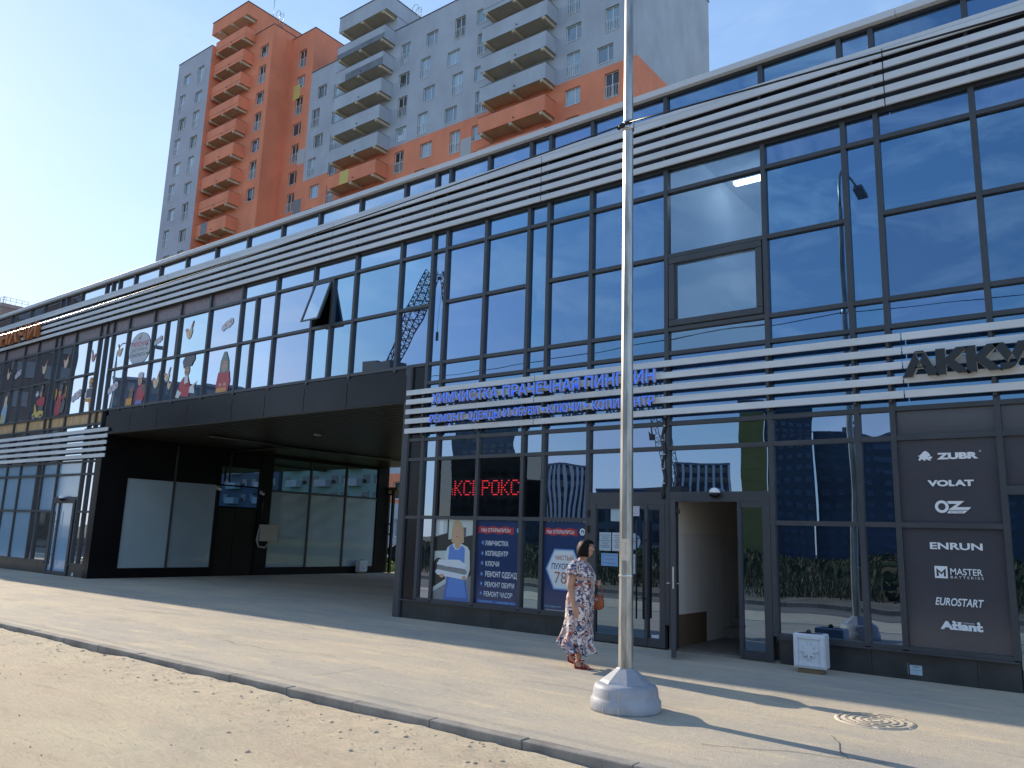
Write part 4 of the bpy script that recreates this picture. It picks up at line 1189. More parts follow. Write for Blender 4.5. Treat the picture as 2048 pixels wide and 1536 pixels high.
# ------------------------------------------------------------------ flat prints on the glass
def P(name, c, r=0.3): return mat('print_'+name, c, r)
P_DB = P('navy', (0.022, 0.045, 0.125), 0.12); P_MB = P('mid_blue', (0.04, 0.12, 0.35)); P_LB = P('light_blue', (0.28, 0.48, 0.66)); P_RED = P('red', (0.34, 0.02, 0.03)); P_WH = P('white', (0.62, 0.68, 0.72))
P_SK = P('skin', (0.52, 0.31, 0.21)); P_BL = P('blond', (0.45, 0.33, 0.19)); P_GR = P('grey', (0.20, 0.22, 0.23)); P_DK = P('dark', (0.022, 0.026, 0.028)); P_SH = P('shirt', (0.52, 0.60, 0.62)); P_AP = P('apron', (0.10, 0.23, 0.58))
P_AP2 = P('apron_low', (0.07, 0.15, 0.42)); P_BRN = P('brown', (0.22, 0.12, 0.06)); P_RBR = P('rust', (0.36, 0.14, 0.07)); P_OR = P('orange', (0.62, 0.30, 0.07)); P_YE = P('yellow', (0.60, 0.45, 0.12)); P_PK = P('pink', (0.55, 0.24, 0.24))
P_CR = P('cream', (0.66, 0.54, 0.42)); P_GN = P('green', (0.16, 0.24, 0.22)); P_CL = P('cloud', (0.55, 0.55, 0.62)); P_MA = P('maroon', (0.42, 0.05, 0.07)); P_DG = P('dark_grey', (0.10, 0.11, 0.125)); P_LGT = P('pale_wall', (0.46, 0.53, 0.51))
def ell(cx, cz, rx, rz, n=22, rot=0.0):
    c, s = math.cos(rot), math.sin(rot)
    return [(cx+rx*math.cos(2*math.pi*i/n)*c-rz*math.sin(2*math.pi*i/n)*s, cz+rx*math.cos(2*math.pi*i/n)*s+rz*math.sin(2*math.pi*i/n)*c) for i in range(n)]
def rect(x0, x1, z0, z1): return [(x0, z0), (x1, z0), (x1, z1), (x0, z1)]
class Art(MB):
    def __init__(s, y): super().__init__(); s.y = y; s.k = 0
    def p(s, poly, m): s.k += 1; return s.flat(poly, s.y-s.k*0.00035, m)
    def t(s, body, x0, x1, z0, z1, m, **kw): s.k += 1; add_text(s, body, x0, x1, z0, z1, s.y-s.k*0.00035, m, **kw); return s
def wavy(x0, x1, z0, z1, a=0.012, n=14):
    lo = [(x0+(x1-x0)*i/n, z0+a*math.sin(i*1.3)) for i in range(n+1)]
    return lo+[(x0+(x1-x0)*i/n, z1+a*math.sin(i*1.3)) for i in range(n, -1, -1)]
YP = D-0.012
# poster: woman with folded laundry (a plain print)
a = Art(YP)
a.p(rect(-10.49, -9.54, 0.39, 1.87), P_DK)
a.p([(-10.49, 1.55), (-10.2, 1.62), (-10.2, 1.87), (-10.49, 1.87)], P_LGT); a.p(rect(-10.40, -10.30, 1.60, 1.85), P_WH); a.p([(-10.16, 1.5), (-9.54, 1.6), (-9.54, 1.87), (-10.16, 1.87)], P_LGT)
a.p(rect(-9.80, -9.73, 1.55, 1.73), P_DG); a.p([(-10.49, 1.08), (-10.1, 1.18), (-10.1, 1.3), (-10.49, 1.28)], P_LGT); a.p(ell(-10.38, 1.06, 0.11, 0.10), P_DK)
a.p([(-10.49, 0.39), (-10.2, 0.39), (-10.15, 0.8), (-10.49, 0.62)], P_GR); a.p([(-10.49, 0.54), (-10.18, 0.70), (-10.16, 0.80), (-10.49, 0.62)], P_LGT); a.p([(-9.72, 0.39), (-9.54, 0.39), (-9.54, 0.9), (-9.70, 0.8)], P_GR)
a.p([(-10.20, 0.80), (-9.70, 0.80), (-9.62, 1.30), (-9.68, 1.38), (-9.86, 1.44), (-10.02, 1.44), (-10.17, 1.36), (-10.24, 1.2)], P_SH)
a.p([(-10.13, 1.36), (-10.06, 1.42), (-9.98, 1.32), (-9.90, 1.32), (-9.82, 1.40), (-9.74, 1.35), (-9.74, 0.8), (-10.17, 0.8)], P_AP)
a.p([(-10.16, 0.83), (-9.71, 0.83), (-9.60, 0.41), (-10.23, 0.39)], P_AP2); a.p([(-10.10, 0.83), (-9.75, 0.83), (-9.66, 0.47), (-10.16, 0.46)], P_AP)
a.p([(-10.05, 1.83), (-9.96, 1.855), (-9.86, 1.83), (-9.79, 1.70), (-9.77, 1.46), (-9.84, 1.43), (-10.01, 1.43), (-10.08, 1.47), (-10.08, 1.68)], P_BL)
a.p([(-9.98, 1.5), (-9.87, 1.5), (-9.85, 1.38), (-9.92, 1.33), (-9.99, 1.38)], P_SK); a.p(ell(-9.94, 1.62, 0.078, 0.125), P_SK)
a.p([(-10.03, 1.80), (-9.95, 1.84), (-9.86, 1.79), (-9.85, 1.68), (-9.90, 1.74), (-10.0, 1.74)], P_BL)
for ex in (-9.97, -9.905): a.p(ell(ex, 1.645, 0.012, 0.006, 8), P_BRN)
a.p(ell(-9.94, 1.555, 0.026, 0.008, 10), P_RED)
a.p([(-9.70, 1.32), (-9.62, 1.30), (-9.60, 0.98), (-9.66, 0.80), (-9.74, 0.80), (-9.72, 1.0)], P_SH)
a.p([(-10.42, 1.05), (-10.36, 1.13), (-9.86, 1.14), (-9.70, 1.06), (-9.72, 0.98), (-10.40, 1.03)], P_WH); a.p([(-10.42, 1.02), (-9.72, 0.98), (-9.66, 0.93), (-9.70, 0.88), (-10.40, 0.94)], P_GR)
a.p([(-10.45, 0.90), (-10.42, 0.95), (-9.72, 0.88), (-9.66, 0.86), (-9.74, 0.79), (-10.40, 0.85)], P_WH); a.p(ell(-10.28, 0.835, 0.06, 0.035, 12), P_SK); a.p(ell(-9.73, 0.82, 0.05, 0.04, 12), P_SK)
tag(a.build('window_poster', org=(-10, D, 1.1)), 'window poster showing a blonde woman in a blue apron carrying folded laundry', 'poster', 'posters in the dry cleaner windows')
# poster: list of services
a = Art(YP)
a.p(rect(-9.47, -8.49, 0.40, 1.86), P_DB); a.p(wavy(-9.45, -8.63, 1.635, 1.755), P_RED)
a.t('МЫ ОТКРЫЛИСЬ!', -9.37, -8.70, 1.662, 1.728, P_WH, offset=0.015)
a.p(ell(-8.515, 1.70, 0.045, 0.05)[6:17], P_LB)
for wd, x0, x1, z0, z1 in (('ХИМЧИСТКА', -9.27, -8.74, 1.42, 1.51), ('КОПИЦЕНТР', -9.25, -8.74, 1.225, 1.33), ('КЛЮЧИ', -9.24, -8.93, 1.06, 1.15), ('РЕМОНТ ОДЕЖД', -9.24, -8.53, 0.855, 0.975), ('РЕМОНТ ОБУВИ', -9.24, -8.58, 0.70, 0.79), ('РЕМОНТ ЧАСОВ', -9.255, -8.61, 0.535, 0.625)):
    a.t(wd, x0, x1, z0, z1, P_WH, offset=0.02); a.p(ell(-9.32, (z0+z1)/2+0.005, 0.035, 0.04, 12), P_MB)
    a.p(ell(-9.32, (z0+z1)/2+0.005, 0.012, 0.014, 8), P_LB)
a.p(rect(-9.40, -8.5, 0.42, 0.475), P_MB); a.t('ПИНГВИН.РФ', -9.36, -9.06, 0.432, 0.462, P_LB); a.t('ХИМЧИСТКА', -8.95, -8.55, 0.432, 0.462, P_LB)
tag(a.build('window_poster', org=(-9, D, 1.1)), 'navy window poster listing six repair services under a red banner', 'poster', 'posters in the dry cleaner windows')
# poster: down jacket offer
a = Art(YP)
a.p(rect(-7.97, -7.13, 0.42, 1.86), P_DB); a.p(wavy(-7.96, -7.30, 1.64, 1.755), P_RED); a.t('МЫ ОТКРЫЛИСЬ!', -7.92, -7.36, 1.665, 1.728, P_WH, offset=0.015)
a.p(ell(-7.20, 1.705, 0.055, 0.06), P_WH); a.p(ell(-7.20, 1.70, 0.03, 0.035, 12), P_DB); a.p(ell(-7.20, 1.69, 0.018, 0.022, 10), P_WH)
hx = [(-7.93, 1.08), (-7.76, 1.42), (-7.36, 1.42), (-7.19, 1.08), (-7.36, 0.74), (-7.76, 0.74)]
a.p(hx, P_MB); a.p([(-7.56+(x+7.56)*0.95, 1.08+(z-1.08)*0.95) for x, z in hx], P_LB); a.p([(-7.56+(x+7.56)*0.89, 1.08+(z-1.08)*0.89) for x, z in hx], P_WH)
a.t('ЧИСТЫЙ', -7.74, -7.36, 1.23, 1.33, P_RBR, offset=0.02); a.t('ПУХОВИК', -7.80, -7.32, 1.08, 1.18, P_DB, offset=0.02); a.t('780', -7.74, -7.36, 0.85, 1.04, P_RBR)
a.t('ПИНГВИН.РФ', -7.93, -7.60, 0.452, 0.485, P_LB)
tag(a.build('window_poster', org=(-7.5, D, 1.1)), 'navy window poster with a white hexagon offer behind the walking woman', 'poster', 'posters in the dry cleaner windows')
# scrolling sign behind the glass
GLY = {'К': ['10001', '10010', '10100', '11000', '10100', '10010', '10001'], 'С': ['01110', '10001', '10000', '10000', '10000', '10001', '01110'], 'Е': ['11111', '10000', '10000', '11110', '10000', '10000', '11111'],
       'Р': ['11110', '10001', '10001', '11110', '10000', '10000', '10000'], 'О': ['01110', '10001', '10001', '10001', '10001', '10001', '01110']}
LEDM = mat('red_led', (1.0, 0.04, 0.05), 0.5, emit=0.75)
ls = thing('led_sign', (-9.4, D+0.12, 2.3), 'red scrolling dot-matrix sign hanging behind the dry cleaner window', 'sign')
q_ = MB(); q_.box(-10.30, -8.52, D+0.10, D+0.16, 2.24, 2.68, mat('led_board', (0.010, 0.010, 0.012), 0.4)); q_.build('board', ls)
q_ = MB(); px = 0.042; xx = -10.16
for ch in 'КСЕРОКС':
    for r_i, row in enumerate(GLY[ch]):
        for c_i, v in enumerate(row):
            if v == '1':
                x = xx+c_i*px*0.93; z = 2.60-r_i*px; q_.box(x, x+0.026, D+0.094, D+0.0995, z-0.018, z, LEDM)
    xx += 5*px*0.93+0.030
for k in range(3): q_.box(-10.22, -10.20, D+0.094, D+0.0995, 2.34+k*0.05, 2.355+k*0.05, LEDM); q_.box(-8.58, -8.565, D+0.094, D+0.0995, 2.34+k*0.06, 2.355+k*0.06, LEDM)
tag(q_.build('led_dots', ls), kind='stuff')
# notices on the laundry door
def notice(x0, x1, z0, z1, base, ink, label, n=6, red=None, y=D-0.018):
    a = Art(y); a.p(rect(x0, x1, z0, z1), base)
    h = (z1-z0)
    for i in range(n):
        zz = z1-h*(0.14+0.76*i/n); ww = (x1-x0)*(0.1+0.09*((i*7) % 3))
        a.p(rect(x0+ww, x1-ww*0.8, zz-h*0.028, zz), red if red and i % 2 == 0 else ink)
    tag(a.build('door_notice', org=((x0+x1)/2, D, z0)), label, 'notice', 'paper notices on the dry cleaner door')
P_PAP = P('paper_blue', (0.36, 0.47, 0.53)); P_PAP2 = P('paper_white', (0.46, 0.52, 0.60)); P_INK = P('ink', (0.10, 0.14, 0.20)); P_SKY = P('sky_blue', (0.15, 0.33, 0.58))
notice(-6.66, -6.45, 1.89, 2.10, P_PAP, P_LB, 'pale notice with a blue arch at the top of the dry cleaner door', 3)
notice(-6.87, -6.65, 1.42, 1.71, P_PAP, P_INK, 'pale blue sheet of text left of the pole on the dry cleaner door', 8)
notice(-6.63, -6.41, 1.42, 1.71, P_PAP2, P_INK, 'whitish sheet of text half hidden by the street lamp pole', 8)
notice(-6.83, -6.52, 1.18, 1.38, P_SKY, P_PAP, 'landscape sky-blue notice with red lines on the door', 5, P_RED)
notice(-6.23, -6.12, 1.975, 2.13, P_PAP2, P_RED, 'small white sticker with red bars right of the pole', 4, P_RED, D-0.052)
notice(-6.34, -6.21, 1.08, 1.38, P_PAP2, P_INK, 'narrow white sheet right of the pole on the door', 6)
a = Art(D-0.018); a.p(ell(-6.25, 1.58, 0.13, 0.13, 28), P_SKY); a.p(ell(-6.25, 1.58, 0.115, 0.115, 28), P_PAP)
a.p(rect(-6.31, -6.16, 1.61, 1.635), P_SKY); a.p(rect(-6.32, -6.15, 1.57, 1.59), P_RBR); a.p(rect(-6.32, -6.16, 1.53, 1.55), P_SKY)
tag(a.build('door_notice', org=(-6.25, D, 1.5)), 'round blue and white sticker beside the long door handle', 'notice', 'paper notices on the dry cleaner door')
a = Art(D-0.018); a.p([(-5.93, 0.19), (-5.92, 0.10), (-5.80, 0.105), (-5.805, 0.20)], P_WH); tag(a.build('paper_scrap', org=(-5.87, D, 0.15)), 'white paper stuck low on the narrow door leaf', 'notice')
a = Art(D-0.021); a.p(rect(-2.335, -2.195, 0.065, 0.18), P_PAP); a.p(rect(-2.30, -2.23, 0.155, 0.165), P_INK); a.p(rect(-2.325, -2.205, 0.12, 0.125), P_GR); a.p(rect(-2.268, -2.264, 0.07, 0.12), P_GR); a.p(rect(-2.36, -2.352, 0.07, 0.2), P_GR)
tag(a.build('wall_plate', org=(-2.26, D, 0.1)), 'small white plate on the stone plinth below the grey film', 'plate')
a = Art(D-0.021); a.p(rect(-25.02, -24.93, 0.02, 0.12), P_WH); tag(a.build('wall_plate', org=(-24.97, D, 0.1)), 'small white plate low beside the passage on the left block', 'plate')

# ------------------------------------------------------------------ battery logos on the grey film
bf = thing('window_lettering', (-1.75, D, 0.5), 'white column of seven battery logos on the dark grey window film', 'window lettering')
def lg_(fn):
    a = Art(YP); fn(a); a.build('logo', bf)
def zubr(a):
    a.t('ZUBR', -1.875, -1.41, 2.735, 2.82, WHITE, offset=0.06); a.t('®', -1.40, -1.375, 2.815, 2.84, WHITE)
    b = [(0, .1), (.06, .05), (.10, .0), (.16, .0), (.17, .04), (.15, .1), (.19, .16), (.3, .14), (.36, .05), (.46, .0), (.55, .02), (.5, .06), (.45, .12), (.55, .13), (.66, .12), (.7, .04), (.82, .0), (.92, .0), (.88, .05), (.82, .09), (.84, .18), (.95, .2), (.98, .3), (1.0, .42), (.93, .38), (.86, .44), (.84, .62), (.74, .82), (.62, .95), (.50, 1.0), (.38, .92), (.24, .72), (.14, .58), (.05, .52), (.02, .58), (.0, .5), (.09, .42), (.10, .3), (.04, .2)]
    a.p([(-2.09+x*0.165, 2.725+z*0.125) for x, z in b], WHITE); a.p(ell(-1.965, 2.775, 0.008, 0.006, 8), GREYFILM)
lg_(zubr)
lg_(lambda a: a.t('VOLAT', -2.0, -1.48, 2.395, 2.475, WHITE, offset=0.05))
def oz(a):
    a.p(ell(-1.855, 2.14, 0.078, 0.078, 28), WHITE); a.p(ell(-1.855, 2.14, 0.043, 0.045, 24), GREYFILM)
    a.p([(-1.795, 2.21), (-1.60, 2.21), (-1.69, 2.135), (-1.53, 2.135), (-1.56, 2.10), (-1.785, 2.10), (-1.685, 2.175), (-1.775, 2.175)], WHITE)
    a.p([(-1.80, 2.058), (-1.61, 2.058), (-1.57, 2.092), (-1.775, 2.092)], WHITE); a.t('BATTERIES', -1.765, -1.62, 2.066, 2.084, GREYFILM, shear=0.2)
lg_(oz)
lg_(lambda a: a.t('ENRUN', -2.02, -1.44, 1.61, 1.695, WHITE, offset=0.03))
def master(a):
    a.p(rect(-1.985, -1.84, 1.258, 1.405), WHITE); a.p([(-1.965, 1.28), (-1.94, 1.28), (-1.94, 1.335), (-1.91, 1.30), (-1.885, 1.335), (-1.885, 1.28), (-1.86, 1.28), (-1.86, 1.38), (-1.91, 1.33), (-1.965, 1.38)], GREYFILM)
    a.t('MASTER', -1.81, -1.46, 1.305, 1.385, WHITE, offset=0.01); a.t('BATTERIES', -1.81, -1.455, 1.262, 1.292, WHITE, spacing=1.5)
lg_(master)
lg_(lambda a: a.t('EUROSTART', -2.0, -1.47, 0.93, 1.025, WHITE, shear=0.25, offset=0.02))
def atl(a):
    a.t('Atlant', -1.96, -1.50, 0.645, 0.745, WHITE, offset=0.055); a.t('BATTERIES', -1.79, -1.59, 0.728, 0.742, WHITE)
    a.p(ell(-1.81, 0.738, 0.018, 0.018, 10), WHITE); a.p(ell(-1.545, 0.742, 0.018, 0.018, 10), WHITE)
lg_(atl)

# ------------------------------------------------------------------ restaurant window prints (plain little figures, birds, blossoms)
def sticker(a, label, grp, name='window_sticker', x=0, z=0): tag(a.build(name, org=(x, D, z)), label, 'window sticker', grp)
def bird(x, z, s, col, label, flip=1):
    a = Art(YP); f = lambda q: [(x+u*s*flip, z+v*s) for u, v in q]
    a.p(f([(-.42, .18), (-.25, .28), (-.12, .12), (.05, .18), (.28, .62), (.36, .60), (.26, .25), (.30, .0), (.18, -.28), (-.02, -.38), (-.2, -.22), (-.28, .02)]), col)
    a.p(f([(-.42, .18), (-.25, .28), (-.16, .12), (-.28, .02)]), P_PK); a.p(f([(.16, .32), (.28, .62), (.36, .60), (.26, .25)]), P_RBR); a.p(f([(.0, .05), (.16, .02), (.1, -.22), (-.04, -.2)]), P_YE)
    sticker(a, label, 'bird stickers on the restaurant windows', x=x, z=z)
for i, (x, z, s, c, lb_, fl) in enumerate(((-20.02, 6.80, 0.52, P_CR, 'cream bird sticker on the upper pane above the tall hat figure', 1), (-23.82, 6.70, 0.42, P_CR, 'cream bird sticker left of the delivery slogan', -1), (-21.50, 5.56, 0.52, P_CR, 'cream bird sticker on the pane right of the delivery man', 1),
        (-20.92, 5.66, 0.42, P_CR, 'upper of two bird stickers on the narrow pane', 1), (-20.76, 5.40, 0.32, P_CR, 'lower of two bird stickers on the narrow pane', -1), (-25.50, 6.72, 0.42, P_PK, 'pink bird sticker above the dancer figure', -1), (-27.38, 6.74, 0.5, P_CR, 'cream bird sticker above the musician figure', 1),
        (-28.99, 6.70, 0.5, P_CR, 'cream bird sticker above the scooter figure', 1), (-31.95, 6.76, 0.45, P_CR, 'leftmost cream bird sticker on the restaurant windows', -1))):
    bird(x, z, s, c, lb_, fl)
def cloud(x, z, s, label):
    a = Art(YP)
    for dx, dz, r in ((-.30, -.12, .15), (-.12, -.02, .17), (.08, .0, .16), (.24, .10, .17), (.0, .1, .1)): a.p(ell(x+dx*s, z+dz*s, r*s, r*s, 16), P_CL)
    a.p(ell(x-.12*s, z-.02*s, .07*s, .07*s, 10), P_PK); a.p(ell(x+.24*s, z+.1*s, .07*s, .07*s, 10), P_PK)
    sticker(a, label, 'blossom stickers on the restaurant windows', x=x, z=z)
cloud(-18.2, 6.78, 0.6, 'pale blossom sticker on the pane above the woman in red'); cloud(-21.62, 6.78, 0.5, 'pale blossom sticker right of the delivery slogan'); cloud(-23.95, 5.6, 0.7, 'pale blossom sticker left of the delivery man')
cloud(-26.3, 5.55, 0.75, 'pale blossom sticker between the musician and the dancer'); cloud(-31.1, 6.72, 0.6, 'pale blossom sticker near the left edge of the photo')
# slogan
a = Art(YP); a.p(ell(-22.65, 6.66, 0.60, 0.50, 28), P('slogan_disc', (0.48, 0.52, 0.58)))
a.t('ВКУСНАЯ', -23.12, -22.18, 6.72, 6.885, P_MA, offset=0.03); a.t('ДОСТАВКА И', -23.10, -22.22, 6.57, 6.68, P_DG, offset=0.02); a.t('САМОВЫВОЗ', -23.12, -22.28, 6.42, 6.535, P_DG, offset=0.02)
a.p([(-22.82, 6.98), (-22.70, 7.0), (-22.56, 7.16), (-22.62, 7.0), (-22.66, 6.93)], P_RBR); a.p(rect(-22.22, -22.05, 6.44, 6.5), P_DG)
tag(a.build('window_lettering', org=(-22.6, D, 6.6)), 'round pale slogan sticker with red and grey lettering on the restaurant window', 'window lettering')
def face(a, x, z, r, beard=False, brow=True):
    a.p(ell(x, z, r*0.8, r), P_SK)
    for s in (-1, 1):
        a.p(ell(x+s*r*0.33, z+r*0.12, r*0.12, r*0.09, 10), P_WH); a.p(ell(x+s*r*0.33, z+r*0.12, r*0.07, r*0.07, 8), P_DK)
        a.p([(x+s*r*0.12, z+r*0.36), (x+s*r*0.58, z+r*0.30), (x+s*r*0.55, z+r*0.42), (x+s*r*0.15, z+r*0.46)], P_DK)
    a.p([(x-r*0.08, z+r*0.08), (x+r*0.10, z-r*0.22), (x-r*0.16, z-r*0.22)], P_RBR)
    if beard: a.p([(x-r*0.42, z-r*0.34), (x, z-r*0.26), (x+r*0.42, z-r*0.34), (x+r*0.55, z-r*0.24), (x+r*0.3, z-r*0.5), (x, z-r*0.4), (x-r*0.3, z-r*0.5), (x-r*0.55, z-r*0.24)], P_DK)
    else: a.p(ell(x, z-r*0.48, r*0.2, r*0.07, 10), P_RED)
GF_ = 'figure stickers on the restaurant windows'
YP2 = YP
a = Art(YP2); x0 = -19.92
a.p([(-20.30, 5.06), (-19.72, 4.98), (-19.70, 5.30), (-19.85, 5.56), (-20.06, 5.56), (-20.22, 5.40)], P_MA); a.p([(-20.38, 5.02), (-20.2, 4.98), (-20.1, 5.14), (-20.3, 5.22)], P_WH); a.p([(-19.72, 5.10), (-19.44, 5.06), (-19.5, 5.34), (-19.7, 5.26)], P_WH)
a.p([(-20.0, 5.58), (-19.84, 5.58), (-19.82, 5.36), (-19.92, 5.28), (-20.0, 5.4)], P_WH); face(a, -19.92, 5.73, 0.155, True)
a.p([(-20.1, 5.82), (-19.72, 5.84), (-19.58, 6.02), (-19.62, 6.18), (-19.84, 6.22), (-20.06, 6.16), (-20.18, 6.0)], P_DG); a.p([(-20.10, 5.8), (-20.02, 5.8), (-20.02, 5.9), (-20.12, 5.9)], P_DG); a.p(ell(-19.86, 5.32, 0.10, 0.06, 14), P_RED); a.p([(-19.56, 5.28), (-19.36, 5.42), (-19.52, 5.2)], P_CR)
sticker(a, 'sticker of a figure with a tall dark fur hat and red coat', GF_, x=x0, z=5.5)
a = Art(YP2); x0 = -18.16
a.p([(-18.44, 4.97), (-17.92, 4.97), (-17.85, 5.26), (-17.92, 5.52), (-18.40, 5.52), (-18.46, 5.22)], P_MA); a.p([(-18.44, 4.96), (-17.98, 4.96), (-18.0, 5.1), (-18.42, 5.1)], P_OR)
a.p([(-18.36, 5.5), (-17.94, 5.5), (-17.98, 5.8), (-18.12, 6.05), (-18.22, 6.05), (-18.34, 5.8)], P_GN); face(a, -18.15, 5.68, 0.15); a.p([(-18.28, 5.8), (-18.02, 5.8), (-18.1, 5.96), (-18.2, 5.96)], P_GN); a.p(ell(-18.26, 5.18, 0.07, 0.05, 12), P_SK); a.p(ell(-18.06, 5.18, 0.07, 0.05, 12), P_SK)
sticker(a, 'sticker of a woman with a green headscarf in a red jumper', GF_, x=x0, z=5.5)
a = Art(YP2); x0 = -22.3
a.p([(-22.55, 5.0), (-22.18, 4.96), (-22.02, 5.3), (-22.02, 5.5), (-22.25, 5.56), (-22.5, 5.46)], P_MA); a.p([(-22.5, 4.96), (-22.15, 4.94), (-22.2, 5.08), (-22.46, 5.1)], P_AP); face(a, -22.38, 5.68, 0.15); a.p([(-22.52, 5.76), (-22.22, 5.76), (-22.24, 5.9), (-22.4, 5.94), (-22.52, 5.88)], P_CL); a.p([(-22.25, 5.5), (-22.02, 5.48), (-22.0, 5.34), (-22.2, 5.38)], P_DG)
a.p([(-23.08, 4.96), (-22.72, 4.96), (-22.72, 5.2), (-23.06, 5.2)], P_OR); a.p([(-22.92, 5.2), (-22.70, 5.2), (-22.70, 5.42), (-22.90, 5.42)], P_BRN)
for k in range(3): a.p([(-22.88+k*0.07, 5.42), (-22.85+k*0.07, 5.42), (-22.86+k*0.08, 5.62)], P_PK)
sticker(a, 'sticker of a delivery man in red with paper bags', GF_, x=x0, z=5.3)
a = Art(YP2)
a.p([(-29.42, 5.02), (-28.62, 5.02), (-28.58, 5.2), (-28.9, 5.28), (-29.1, 5.2), (-29.3, 5.5), (-29.36, 5.48), (-29.34, 5.2), (-29.46, 5.16)], P_YE)
for q in (-29.3, -28.78): a.p(ell(q, 5.02, 0.11, 0.11, 16), P_DK); a.p(ell(q, 5.02, 0.05, 0.05, 10), P_CL)
a.p([(-29.0, 5.26), (-28.66, 5.24), (-28.68, 5.45), (-29.0, 5.45)], P_DG); a.p([(-29.05, 5.42), (-28.62, 5.42), (-28.60, 5.66), (-28.84, 5.74), (-29.24, 5.62), (-29.22, 5.52)], P_MA); face(a, -28.95, 5.84, 0.12); a.p(ell(-28.9, 6.02, 0.10, 0.17, 16), P_DG)
for dx, dz in ((0, 0), (.08, .05), (-.07, .06), (.02, .12)): a.p(ell(-29.25+dx, 5.78+dz, 0.05, 0.05, 10), P_WH)
sticker(a, 'sticker of a rider with flowers on a yellow scooter', GF_, x=-29, z=5.4)
a = Art(YP2)
a.p([(-27.74, 5.0), (-27.42, 5.0), (-27.34, 5.4), (-27.44, 5.62), (-27.62, 5.62), (-27.76, 5.4)], P_MA); a.p([(-27.6, 5.55), (-27.15, 5.7), (-27.13, 5.62), (-27.5, 5.42)], P_MA); face(a, -27.5, 5.74, 0.13, True); a.p(ell(-27.46, 5.93, 0.13, 0.14, 16), P_DG); a.p(ell(-27.86, 5.74, 0.15, 0.19, 18), P_OR); a.p(rect(-27.12, -27.08, 5.55, 5.95), P_YE); a.p([(-27.8, 5.58), (-27.74, 5.58), (-27.72, 5.2), (-27.78, 5.2)], P_DG)
a.p([(-27.4, 5.05), (-27.1, 5.08), (-27.05, 5.4), (-27.2, 5.6), (-27.3, 5.4)], P_DG)
sticker(a, 'sticker of a musician in red holding a round drum', GF_, x=-27.5, z=5.4)
a = Art(YP2)
a.p([(-25.68, 5.4), (-25.28, 5.4), (-25.2, 5.3), (-25.26, 4.98), (-25.34, 4.98), (-25.42, 5.28), (-25.74, 5.32)], P_OR); a.p([(-25.7, 5.42), (-25.3, 5.42), (-25.28, 5.7), (-25.62, 5.72)], P_DG); face(a, -25.44, 5.82, 0.11, True); a.p([(-25.56, 5.88), (-25.3, 5.9), (-25.36, 6.06), (-25.5, 6.06)], P_OR); a.p(rect(-25.72, -25.62, 5.42, 5.6), P_WH)
sticker(a, 'sticker of a dancer in orange trousers on a bright pane', GF_, x=-25.5, z=5.4)
a = Art(YP2)
a.p([(-32.1, 4.98), (-31.7, 4.98), (-31.62, 5.5), (-31.75, 5.8), (-31.95, 5.75), (-32.1, 5.4)], P_LB); a.p([(-31.98, 5.6), (-31.74, 5.62), (-31.72, 5.92), (-31.86, 6.02), (-31.96, 5.9)], P_CR); a.p([(-32.05, 4.97), (-31.85, 4.97), (-31.86, 5.3), (-32.05, 5.3)], P_YE)
sticker(a, 'sticker of a pale hooded figure in blue at the far left', GF_, x=-31.9, z=5.4)

# ------------------------------------------------------------------ the walking woman
def remesh_blob(parts, voxel, m, smooth_it=3):
    """parts: list of (p0, p1, r0, r1) capsules, joined to one continuous skin"""
    mb = MB()
    for p0, p1, r0, r1 in parts:
        p0 = Vector(p0); p1 = Vector(p1)
        d = p1-p0; n = 7
        pts = []; rr = []
        dn = d.normalized() if d.length > 1e-6 else Vector((0, 0, 1))
        for k in range(5):
            a = math.pi/2*(1-k/4); pts.append(p0-dn*r0*math.sin(a)); rr.append(max(1e-3, r0*math.cos(a)))
        for k in range(1, 5):
            a = math.pi/2*k/4
            if k == 1: pts.append(p1); rr.append(r1)
            pts.append(p1+dn*r1*math.sin(a)); rr.append(max(1e-3, r1*math.cos(a)))
        mb.tube(pts, rr, m, 14)
    me = mb.mesh('blob')
    o = bpy.data.objects.new('blob', me); COL.objects.link(o)
    rm = o.modifiers.new('r', 'REMESH'); rm.mode = 'VOXEL'; rm.voxel_size = voxel; rm.use_smooth_shade = True
    if smooth_it:
        sm = o.modifiers.new('s', 'SMOOTH'); sm.iterations = smooth_it; sm.factor = 0.5
    bpy.context.view_layer.update()
    out = bpy.data.meshes.new_from_object(o.evaluated_get(bpy.context.evaluated_depsgraph_get()))
    bpy.data.objects.remove(o); bpy.data.meshes.remove(me)
    out.materials.clear(); out.materials.append(m)
    out.polygons.foreach_set('use_smooth', [True]*len(out.polygons))
    return out
SKIN = mat('sun_tanned_skin', (0.42, 0.235, 0.165), 0.5, var=0.06, vscale=14)
HAIR = mat('black_hair', (0.004, 0.0035, 0.004), 0.55, ior=1.25, bump=0.2, bscale=30, stretch=(6, 6, 0.4))
SANDAL = mat('red_leather', (0.25, 0.012, 0.02), 0.4)
